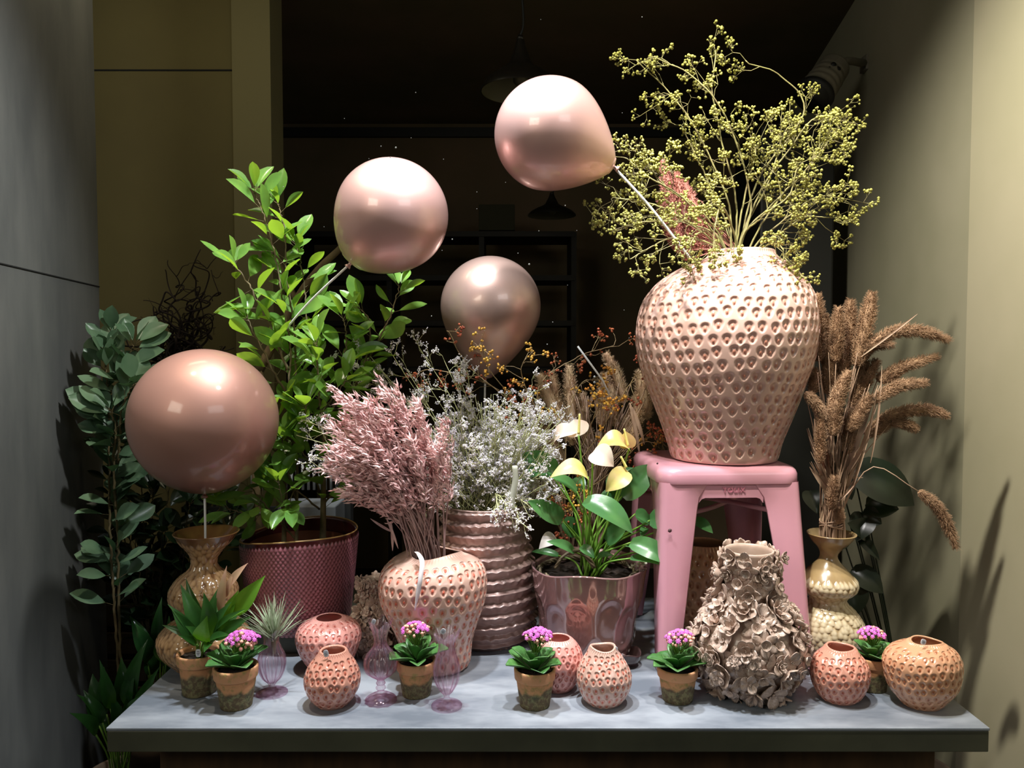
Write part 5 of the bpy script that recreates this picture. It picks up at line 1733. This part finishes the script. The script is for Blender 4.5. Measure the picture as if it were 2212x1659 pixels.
M_gtwig = mat('olive_twig', lin((150, 146, 92)), 0.6, col2=lin((110, 98, 66)), nscale=30)
M_gber = mat('olive_berry', lin((164, 160, 76)), 0.5, col2=lin((126, 124, 60)), nscale=60)
rg = np.random.RandomState(23)
Yb_ = VB.c[1]
base = VB.top() + np.array([-0.01, 0, -0.10])
rt = thing('berry_branches', base, 'olive green berry branches fanning out of the very large pink vase', 'branches')
paths = [
    [(1590, 530, 0), (1590, 420, .0), (1560, 300, .0), (1535, 190, .0), (1545, 110, .0)],
    [(1580, 530, 0), (1570, 430, .0), (1500, 270, .0), (1440, 190, .0), (1375, 130, -.02)],
    [(1600, 530, 0), (1620, 430, .0), (1560, 250, -.02), (1490, 170, -.03), (1400, 125, -.04)],
    [(1600, 530, 0), (1640, 420, .02), (1700, 330, .03), (1750, 260, .03), (1800, 250, .02)],
    [(1600, 530, .03), (1640, 380, .05), (1740, 240, .05), (1690, 160, .05), (1610, 130, .04)],
    [(1560, 530, -.02), (1480, 430, -.05), (1400, 380, -.06), (1345, 340, -.06)],
    [(1550, 535, -.02), (1470, 470, -.06), (1400, 440, -.08), (1320, 430, -.08)],
    [(1550, 540, -.03), (1480, 510, -.08), (1430, 520, -.10), (1360, 560, -.12)],
    [(1560, 540, -.04), (1530, 500, -.08), (1500, 520, -.12), (1475, 565, -.13)],
    [(1620, 530, 0), (1680, 430, .0), (1730, 380, .0), (1770, 330, .0)],
    [(1630, 535, 0), (1700, 470, -.02), (1760, 430, -.03), (1820, 430, -.04)],
    [(1635, 540, 0), (1690, 500, -.03), (1740, 470, -.05), (1790, 470, -.06)],
    [(1640, 545, -.02), (1670, 520, -.06), (1690, 530, -.08), (1690, 560, -.09)],
    [(1590, 520, 0), (1610, 400, .0), (1630, 330, .0), (1620, 290, .0)],
    [(1580, 520, .03), (1530, 400, .05), (1500, 330, .05), (1470, 270, .05)],
    [(1590, 520, -.03), (1560, 450, -.08), (1545, 490, -.12), (1540, 540, -.14)],
    [(1600, 520, .02), (1660, 400, .04), (1690, 300, .04), (1710, 270, .04)],
    [(1600, 520, -.02), (1640, 470, -.06), (1700, 420, -.07), (1720, 350, -.07)],
    [(1560, 520, .0), (1500, 440, -.02), (1430, 400, -.02), (1390, 340, -.02)],
    [(1560, 520, .0), (1480, 480, -.02), (1390, 480, -.04), (1330, 500, -.04)],
    [(1600, 520, .0), (1660, 450, .02), (1750, 360, .0), (1800, 290, .0)],
]
berry_branches(rt, base, paths, Yb_, rg, M_gtwig, M_gber, .0035, .0007, 10, .031, 3, .72)

# orange and yellow rosehip sprays in the middle
M_rtwig = mat('brown_twig', lin((150, 126, 88)), 0.6)
M_rber = mat('orange_berry', lin((176, 96, 54)), 0.35, col2=lin((146, 64, 44)), nscale=30)
M_yber = mat('ochre_berry', lin((206, 164, 64)), 0.4, col2=lin((200, 130, 50)), nscale=30)
rg = np.random.RandomState(29)
base = P(1230, 1240, 1.93)
rt = thing('rosehip_sprays', base, 'rosehip sprays with orange and ochre berries arching behind the anthurium', 'branches')
paths = [
    [(1200, 1050, 0), (1130, 900, .0), (1010, 790, -.04), (965, 715, -.08)],
    [(1200, 1050, 0), (1140, 900, .0), (1060, 800, -.06), (1040, 740, -.10)],
    [(1210, 1050, 0), (1160, 850, .0), (1240, 770, .0), (1330, 735, .0)],
    [(1210, 1050, 0), (1150, 880, -.02), (1120, 800, -.06), (1150, 755, -.08)],
    [(1220, 1050, 0), (1290, 940, -.05), (1360, 830, -.06), (1400, 775, -.06)],
    [(1220, 1050, 0), (1270, 950, -.06), (1300, 880, -.10), (1320, 850, -.10)],
    [(1230, 1100, 0), (1310, 1030, -.02), (1380, 960, -.04), (1420, 955, -.06)],
    [(1220, 1180, -.02), (1195, 1100, -.10), (1200, 1070, -.14), (1230, 1080, -.16)],
    [(1220, 1180, -.02), (1230, 1120, -.10), (1235, 1100, -.14), (1225, 1130, -.16)],
    [(1220, 1050, 0), (1230, 900, .0), (1260, 830, .0), (1290, 820, .0)],
    [(1200, 1050, 0), (1100, 860, .0), (950, 800, .0), (890, 810, .0)],
    [(1240, 1050, 0), (1370, 960, .0), (1420, 940, .0), (1435, 970, .0)],
]
berry_branches(rt, base, paths, 1.93, rg, M_rtwig, M_rber, .0036, .0006, 10, .022, 2, .8, .0018, M_yber)

# ------------------------------------------------------------------ grass heads
def seedhead(pts, r, m, root, name='seed_head', rg=None, bristle=1.0, n=420, taper=True, size=.0026):
    rg = rg or np.random.RandomState(1)
    sp = spline(pts, 40)
    mb = MB()
    n = int(n * 1.9); size *= .8
    t = rg.uniform(0, 1, n); a = rg.uniform(0, 6.28, n)
    env = np.clip(np.sin(np.pi * (0.10 + 0.84 * t)) ** 0.45, 0.25, 1) * np.interp(t, [0, .15, .8, 1], [.8, 1, .9, .55])
    idx = t * 39; i0 = np.clip(idx.astype(int), 0, 38); f = (idx - i0)[:, None]
    c = sp[i0] * (1 - f) + sp[i0 + 1] * f
    ax = sp[i0 + 1] - sp[i0]
    fr = frames(ax)
    out = fr[:, :, 0] * np.cos(a)[:, None] + fr[:, :, 2] * np.sin(a)[:, None]
    axu = fr[:, :, 1]
    rad = r * env * rg.uniform(.75, 1.05, n)
    C = c + out * rad[:, None]
    d = out * .8 + axu * .9 + rg.normal(0, .2, (n, 3))
    M = frames(d) * (size * rg.uniform(.6, 1.3, n))[:, None, None] * np.array([.5, 1.5, .5])
    inst(mb, OCT[0], OCT[1], M, C)
    # core
    tube(mb, sp, np.clip(r * .68 * np.sin(np.pi * (0.08 + .86 * np.linspace(0, 1, 40))) ** .45, .0006, 1), k=8)
    if bristle:
        nb = int(n * 1.5); k = rg.randint(0, n, nb)
        db = unit_rows(out[k] * 1.0 + axu[k] * .9 + rg.normal(0, .25, (nb, 3)))
        A = c[k] + out[k] * rad[k][:, None]
        Mb = frames(db) * np.stack([np.full(nb, .00025), .0085 * bristle * rg.uniform(.5, 1.2, nb), np.full(nb, .00028)], -1)[:, None, :]
        inst(mb, STICK[0], STICK[1], Mb, A)
    return mb.build(name, m, root)


def unit_rows(v):
    return v / (np.linalg.norm(v, axis=1, keepdims=True) + 1e-12)


M_mil = mat('brown_millet', lin((172, 138, 108)), 0.8, col2=lin((134, 102, 76)), nscale=40)
M_milk = mat('pale_millet', lin((214, 188, 150)), 0.8, col2=lin((188, 152, 122)), nscale=30)
M_straw = mat('dry_straw', lin((180, 152, 128)), 0.6, col2=lin((146, 114, 96)), nscale=25, stretch=(1, 1, .2))
rg = np.random.RandomState(31)
Ym = VPR.c[1]
tie = P(1797, 1130, Ym); foot = P(1796, 1165, Ym)
rt = thing('millet_bunch', foot, 'tied bunch of brown millet grass in the cream pine cone vase', 'dried flowers')
heads = [([(1768, 780), (1763, 700), (1764, 634)], 17, .0), ([(1785, 790), (1782, 720), (1770, 665)], 16, .02), ([(1806, 780), (1808, 720), (1812, 664)], 14, -.02), ([(1822, 800), (1832, 720), (1838, 648)], 17, .01),
         ([(1850, 790), (1868, 710), (1884, 632)], 19, -.01), ([(1800, 940), (1806, 870), (1834, 800)], 17, -.05), ([(1870, 750), (1930, 718), (1990, 716), (2050, 735)], 14, -.02), ([(1860, 770), (1890, 745), (1928, 745)], 11, .02),
         ([(1905, 825), (1945, 795), (2025, 770)], 13, -.01), ([(1895, 820), (1915, 812), (1940, 815)], 11, .02), ([(1880, 870), (1940, 835), (2002, 827)], 13, -.03), ([(1900, 905), (1950, 890), (2000, 885), (2046, 898)], 13, .0),
         ([(1870, 940), (1900, 920), (1930, 905)], 15, .01), ([(1925, 912), (1955, 915), (1980, 928)], 10, .0), ([(1832, 930), (1850, 900), (1880, 855)], 15, -.04), ([(1840, 880), (1865, 830), (1895, 778)], 15, .02),
         ([(1740, 848), (1760, 870), (1782, 900)], 9, -.05), ([(1755, 850), (1760, 810), (1745, 805)], 11, .0), ([(1772, 1000), (1773, 950), (1772, 905)], 10, -.05), ([(1794, 1100), (1799, 1060), (1803, 1030)], 9, -.05),
         ([(1812, 1130), (1813, 1115), (1812, 1100)], 7, -.04), ([(1985, 1062), (2020, 1090), (2045, 1130), (2066, 1184)], 11, -.08), ([(1815, 860), (1822, 780), (1828, 700)], 16, .03), ([(1850, 860), (1862, 800), (1860, 740)], 15, .03),
         ([(1830, 980), (1836, 930), (1845, 880)], 13, -.02), ([(1788, 850), (1792, 800), (1790, 760)], 15, .02)]
ms = MB()
for pts, w, dY in heads:
    pp = [P(x, y, Ym + dY) for x, y in pts]
    seedhead(pp, w * .92 * mpp(pp[0]), M_mil, rt, rg=rg, n=int(300 + 9 * w * len(pts)), size=.0024)
    st0 = tie + rg.uniform(-.022, .022, 3) * [1, 1, .2]
    mid = st0 * .5 + pp[0] * .5 + np.array([(tie[0] - pp[0][0]) * .15, 0, .0])
    if pts[0][0] > 1960: mid = P(1880, 1010, Ym - .05)
    tube(ms, spline([st0 - [0, 0, .05], st0, mid, pp[0]], 14), .0016, .0010, k=5)
for k in range(60):
    a_ = foot + rg.uniform(-.024, .024, 3) * [1, 1, .1]; q = tie + (a_ - foot) * .95
    top = P(rg.uniform(1740, 1880), rg.uniform(760, 1000), Ym + rg.uniform(-.04, .04))
    m_ = q * .6 + top * .4 + np.array([(tie[0] - top[0]) * .12, 0, 0])
    tube(ms, spline([a_, q, m_, top], 12), rg.uniform(.0010, .0020), .0006, k=4)
ms.build('stems', M_straw, rt)
ml = MB(); tb = tmpl_leaf(lambda t: math.sin(math.pi * min(1, t * .9 + .08)) ** .8, 12, .35, 0, 3)
for k in range(26):
    a_ = tie + rg.uniform(-.02, .02, 3) * [1, 1, .1] + [0, 0, rg.uniform(0, .10)]
    e = P(rg.uniform(1735, 1900), rg.uniform(800, 1040), Ym + rg.uniform(-.06, .05))
    bent_leaf(ml, a_, e, rg.uniform(.007, .013), unit([rg.uniform(-1, 1), -1, .2]), rg.uniform(-.06, .06), tb, rg.uniform(-1, 1))
for x0, y0, x1, y1 in ((1860, 770, 1982, 678), (1880, 1000, 1905, 790), (1840, 1060, 1895, 850), (1815, 1080, 1850, 1040)):
    bent_leaf(ml, P(x0, y0, Ym - .03), P(x1, y1, Ym - .03), .005, unit([0, -1, .3]), .04, tb, 0)
ml.build('dry_leaves', M_straw, rt)
mt = MB()
for k in range(5):
    t_ = np.linspace(0, 2 * math.pi, 30); R_ = .026
    tube(mt, np.stack([tie[0] + R_ * np.cos(t_), tie[1] + R_ * .9 * np.sin(t_), tie[2] + (k - 2) * .003 + .004 * np.sin(t_ * 2 + k)], -1), .0016, k=5, cap=False)
mt.build('tie', M_straw, rt)

# pale millet in the middle, standing in a hidden vase
rg = np.random.RandomState(37)
Yc = 1.99
tie = P(1285, 1060, Yc); foot = P(1245, 1240, Yc)
rt = thing('millet_bunch', foot, 'bunch of pale fuzzy millet between the sea lavender and the large vase', 'dried flowers')
ms = MB()
for pts, w, dY in [([(1240, 960), (1190, 870), (1165, 808)], 20, .0), ([(1220, 930), (1200, 860), (1190, 802)], 14, .02), ([(1238, 950), (1234, 860), (1229, 790)], 15, -.01), ([(1262, 960), (1258, 900), (1256, 850)], 17, .02), ([(1350, 870), (1330, 810), (1309, 762)], 14, .02),
                   ([(1300, 920), (1302, 860), (1307, 806)], 13, -.01), ([(1330, 920), (1322, 870), (1324, 830)], 12, .02), ([(1400, 890), (1388, 850), (1382, 800)], 16, .0), ([(1360, 960), (1375, 900), (1378, 850)], 16, .0), ([(1345, 970), (1350, 930), (1365, 890)], 13, .02),
                   ([(1180, 950), (1150, 900), (1140, 850)], 15, .03), ([(1280, 1010), (1270, 960), (1268, 915)], 14, .02), ([(1370, 910), (1390, 890), (1402, 898)], 11, .0), ([(1320, 990), (1350, 960), (1370, 930)], 13, .02), ([(1215, 1000), (1195, 960), (1180, 920)], 16, .02)]:
    pp = [P(x, y, Yc + dY) for x, y in pts]
    seedhead(pp, w * .95 * mpp(pp[0]), M_milk, rt, rg=rg, n=360, size=.0022, bristle=1.2)
    tube(ms, spline([tie + rg.uniform(-.015, .015, 3), pp[0]], 5), .0016, k=5)
for k in range(70):
    f0 = foot + rg.uniform(-.03, .03, 3) * [1, 1, .1]; q = tie + rg.uniform(-.018, .018, 3)
    top = P(rg.uniform(1230, 1400), rg.uniform(820, 960), Yc - .02 + rg.uniform(-.03, .03))
    tube(ms, spline([f0, q, top], 12), rg.uniform(.0012, .0026), .0010, k=4)
ms.build('stems', M_straw, rt)
ml = MB()
for k in range(24):
    a_ = foot + rg.uniform(-.03, .03, 3) * [1, 1, .1] + [0, -.02, rg.uniform(0, .05)]
    e = P(rg.uniform(1190, 1330), rg.uniform(1020, 1120), Yc - .04)
    bent_leaf(ml, a_, e, rg.uniform(.007, .014), unit([rg.uniform(-1, 1), -1, .2]), .02, tb, rg.uniform(-1, 1))
for x0, y0, x1, y1 in ((1360, 870, 1382, 985), (1366, 880, 1392, 960), (1270, 880, 1284, 845), (1284, 845, 1290, 900)):
    bent_leaf(ml, P(x0, y0, Yc - .07), P(x1, y1, Yc - .07), .010, unit([0, -1, .3]), .04, tb, 0)
ml.build('dry_leaves', M_straw, rt)
mb = MB(); lathe(mb, np.array([foot[0], Yc, ZT]), np.array([(.055, ZT, 0), (.07, ZT + .06, 0), (.05, ZT + .12, 0), (.045, foot[2] + .012, 0)]), 40, thick=.005, depth=.6)
tag(mb.build('plain_vase', M_dish), 'dark vase hidden behind the iridescent planter holding pale millet', 'vase')

# pink plumes in the big vase
M_pl = mat('dusty_pink_plume', lin((178, 118, 106)), 0.8, col2=lin((150, 92, 84)), nscale=30)
rg = np.random.RandomState(41)
rt = thing('pink_plumes', VB.top(), 'dusty pink dried plumes among the olive berry branches', 'dried flowers')
ms = MB()
for pts, w, dY in [([(1470, 520), (1446, 430), (1432, 345)], 15, .05), ([(1500, 540), (1478, 450), (1460, 370)], 16, .05), ([(1520, 540), (1500, 460), (1480, 395)], 15, .04), ([(1462, 540), (1440, 480), (1424, 420)], 12, .05), ([(1535, 550), (1516, 490), (1500, 440)], 13, .04), ([(1485, 560), (1470, 530), (1462, 500)], 11, .03)]:
    pp = [P(x, y, VB.c[1] + dY) for x, y in pts]
    seedhead(pp, w * mpp(pp[0]), M_pl, rt, name='plume', rg=rg, n=420, size=.0034, bristle=.8)
    tube(ms, spline([VB.top() + [-.03, .02, -.10], VB.top() + [-.035, .02, .0], pp[0]], 10), .0015, k=5)
for k in range(30):
    e = P(rg.uniform(1470, 1540), rg.uniform(430, 520), VB.c[1] + .04)
    tube(ms, spline([VB.top() + [-.03, .02, -.10], VB.top() + rg.uniform(-.02, .02, 3) * [1, 1, 0] + [-.02, .02, 0], e], 8), .0011, k=4)
ms.build('stems', M_pl, rt)

# ------------------------------------------------------------------ pink oats
M_oat = mat('pink_oat_husk', lin((248, 212, 208)), 0.6, col2=lin((228, 176, 174)), nscale=30)
M_oatst = mat('mauve_straw', lin((206, 172, 166)), 0.55, col2=lin((160, 124, 124)), nscale=25, stretch=(1, 1, .2))
rg = np.random.RandomState(43)
Yo = VM.c[1]
mouth = P(925, 1196, Yo)
rt = thing('oat_bunch', mouth, 'bunch of pink dyed oats leaning left in the large peach vase', 'dried flowers')
ms = MB(); mh = MB()
husk_v = np.array([[0, 0, 0], [.5, .35, 0], [-.5, .35, 0], [0, .35, .42], [0, .35, -.42], [.22, .72, .1], [-.22, .72, .1], [0, 1.0, 0], [.1, 1.25, .05]])
husk_f = np.array([[0, 1, 3], [0, 3, 2], [0, 2, 4], [0, 4, 1], [1, 7, 3], [3, 7, 2], [2, 7, 4], [4, 7, 1]])
D = []; C = []; Sx = []; SA = []; SB = []
tips = []
for k in range(74):
    u_ = rg.rand()
    if u_ < .50: x, y = rg.uniform(700, 800), rg.uniform(840, 1000)
    elif u_ < .70: x, y = rg.uniform(800, 900), rg.uniform(830, 900)
    elif u_ < .86: x, y = rg.uniform(850, 960), rg.uniform(900, 980)
    else: x, y = rg.uniform(690, 770), rg.uniform(940, 1060)
    tips.append((x, y))
tips += [(712, 832), (820, 810), (818, 835), (898, 858), (905, 880), (860, 850), (738, 850), (690, 960), (700, 1000), (740, 1070), (965, 905)]
for (x, y) in tips:
    dy_ = rg.uniform(-.07, .05)
    tip = P(x, y, Yo + dy_ - .02)
    b0 = mouth + rg.uniform(-.030, .030, 3) * [1.0, .8, 0] + [(x - 850) * .00012, 0, -.06]
    q = mouth + (b0 - mouth) * [1.1, 1.1, 0] + [0, 0, .02]
    mid = q * .42 + tip * .58 + np.array([.018 + .0001 * (850 - x) * .6, 0, .012])
    sp = spline([b0, q, mid, tip], 34)
    tube(ms, sp, rg.uniform(.0014, .0022), .0005, k=5)
    n = rg.randint(56, 84)
    hd = unit(tip - mid)
    for j in range(n):
        t = rg.uniform(.50, 1.0) ** .9
        i = min(33, int(t * 33)); c = sp[i]
        ax_ = unit(sp[min(33, i + 1)] - sp[max(0, i - 1)])
        dr = unit(ax_ * .75 + rg.normal(0, .42, 3) + np.array([-.30, -.1, -.10]))
        wv = (1 - abs(t - .78) * 1.5)
        e = c + unit(rg.normal(0, 1, 3) + ax_) * rg.uniform(.002, .016) * wv
        D.append(dr); C.append(e); Sx.append(rg.uniform(.015, .024)); SA.append(c); SB.append(e)
D = np.array(D); C = np.array(C); Sx = np.array(Sx)
M = frames(D, roll=rg.uniform(0, 6, len(D))) * np.stack([Sx * .26, Sx, Sx * .26], -1)[:, None, :]
inst(mh, husk_v, husk_f, M, C)
sticks(ms, SA, SB, np.full(len(SA), .0003))
ms.build('stems', M_oatst, rt); mh.build('oat_heads', M_oat, rt, smooth=False)
ml = MB()
for x0, y0, x1, y1 in ((850, 1150, 800, 1120), (845, 1130, 848, 1190), (835, 1120, 860, 1185)):
    bent_leaf(ml, P(x0, y0, Yo - .02), P(x1, y1, Yo - .02), .006, unit([0, -1, .3]), .05, tb, .3)
ml.build('dry_leaves', M_oatst, rt)
# white ribbon over the shoulder of the vase
M_rib2 = mat('white_ribbon', lin((236, 226, 228)), 0.5)
mb = MB()
yy = VM.c[1] - VM.r.max()
q = spline([P(899, 1192, Yo - .062), P(905, 1198, Yo - .075), P(912, 1215, yy + .012), P(908, 1250, yy - .004), P(903, 1280, yy - .006), P(896, 1318, yy - .008)], 40)
wdt = np.interp(np.linspace(0, 1, 40), [0, .3, .8, 1], [.004, .005, .0045, .001])
V = np.concatenate([q + np.array([1, 0, 0]) * wdt[:, None], q - np.array([1, 0, 0]) * wdt[:, None] + np.array([0, -.001, 0])])
f = np.array([[i, i + 1, 41 + i, 40 + i] for i in range(39)])
mb.add(V, f); o = mb.build('ribbon', M_rib2)
md = o.modifiers.new('thickness', 'SOLIDIFY'); md.thickness = .0006
tag(o, 'narrow white ribbon hanging over the front of the large peach strawberry vase', 'ribbon')

# ------------------------------------------------------------------ sea lavender
M_lav = mat('white_lilac_florets', lin((240, 234, 230)), 0.7, col2=lin((214, 206, 220)), nscale=40)
M_lavst = mat('pale_green_stem', lin((222, 222, 166)), 0.6, col2=lin((190, 190, 132)), nscale=30)
rg = np.random.RandomState(47)
Yl = VRB.c[1]
mouth = P(1050, 1085, Yl)
rt = thing('sea_lavender_bunch', mouth, 'cloud of white sea lavender filling the ribbed mauve vase', 'dried flowers')
seg = []; fl = []; fld = []


def lav(p, d, ln, depth, r, sp_=.55):
    e = p + d * ln
    m_ = (p + e) / 2 + rg.normal(0, ln * .06, 3)
    seg.append((p, m_, r)); seg.append((m_, e, r))
    if depth == 0:
        n = rg.randint(4, 8)
        for i in range(n):
            t = .25 + .8 * i / n
            fl.append(p + (e - p) * t + rg.normal(0, .0016, 3)); fld.append(unit(d + rg.normal(0, .9, 3)))
        return
    for i in range(rg.randint(2, 4)):
        t = rg.uniform(.45, 1)
        lav(p + (e - p) * t, unit(d + rg.normal(0, sp_, 3) + np.array([0, 0, .08])), ln * rg.uniform(.55, .85), depth - 1, r * .75, sp_)


for k in range(400):
    b0 = mouth + rg.uniform(-.075, .075, 3) * [1, .8, 0] + [0, 0, -.03]
    x = rg.uniform(915, 1200); y = 850 + ((x - 1060) / 150) ** 2 * 70 + rg.uniform(0, 190)
    tip = P(x, y, Yl + rg.uniform(-.12, .08))
    sp = spline([b0, b0 * .45 + tip * .55 + rg.normal(0, .008, 3), tip], 9)
    for a_, b_ in zip(sp[:-1], sp[1:]): seg.append((a_, b_, .0011))
    for i in range(3):
        j = rg.randint(3, 9)
        lav(sp[j], unit(unit(sp[-1] - sp[2]) + rg.normal(0, .6, 3)), rg.uniform(.014, .028), 2, .0006)
for (x, y, y0) in ((745, 765, .0), (720, 800, .02), (800, 770, .0), (850, 770, .02), (905, 750, .0), (960, 780, .0), (990, 810, .0), (640, 940, -.13), (650, 905, -.13), (690, 1010, -.15), (665, 925, -.13), (770, 790, .0), (830, 810, .0), (880, 800, .0), (700, 1030, -.15), (1010, 800, .0), (670, 985, -.14), (1150, 830, 0), (1120, 1120, -.13), (1100, 1100, -.13), (1140, 1090, -.12), (1075, 1095, -.13), (1180, 900, .0), (1210, 940, .0), (930, 840, 0)):
    tip = P(x, y, Yl + y0); b0 = mouth + rg.uniform(-.05, .05, 3) * [1, 1, 0] + [0, 0, -.03]
    if y < 1050: sp = spline([b0, b0 * .5 + tip * .5 + [0.01, 0, .02], tip], 14)
    else: sp = spline([b0, b0 * .4 + tip * .6 + [0, 0, .04], tip], 14)
    for a_, b_ in zip(sp[:-1], sp[1:]): seg.append((a_, b_, .0011))
    for i in range(6):
        j = rg.randint(8, 14)
        lav(sp[j], unit(unit(sp[-1] - sp[7]) + rg.normal(0, .5, 3)), rg.uniform(.022, .036), 2, .0006, .45)
A, B, R = map(np.array, zip(*seg))
mb = MB(); sticks(mb, A, B, R); mb.build('stems', M_lavst, rt)
fl = np.array(fl); fld = np.array(fld)
S_ = rg.uniform(.0010, .0020, len(fl))
M = frames(fld) * np.stack([S_, S_ * 1.5, S_], -1)[:, None, :]
mb = MB(); inst(mb, OCT[0], OCT[1], M, fl); mb.build('florets', M_lav, rt, smooth=False)
# translucent tag tube hanging over the vase rim
M_tagt = leafmat('frosted_plastic', lin((206, 204, 188)), lin((200, 200, 186)), lin((220, 220, 205)), 0.4, .4)
mb = MB(); tube(mb, spline([P(1112, 1006, Yl - .13), P(1113, 1040, Yl - .13), P(1105, 1080, Yl - .13), P(1104, 1098, Yl - .13)], 14), np.linspace(.006, .0085, 14), k=12)
tag(mb.build('plant_label', M_tagt), 'frosted white plastic tag hanging over the ribbed vase rim', 'tag')
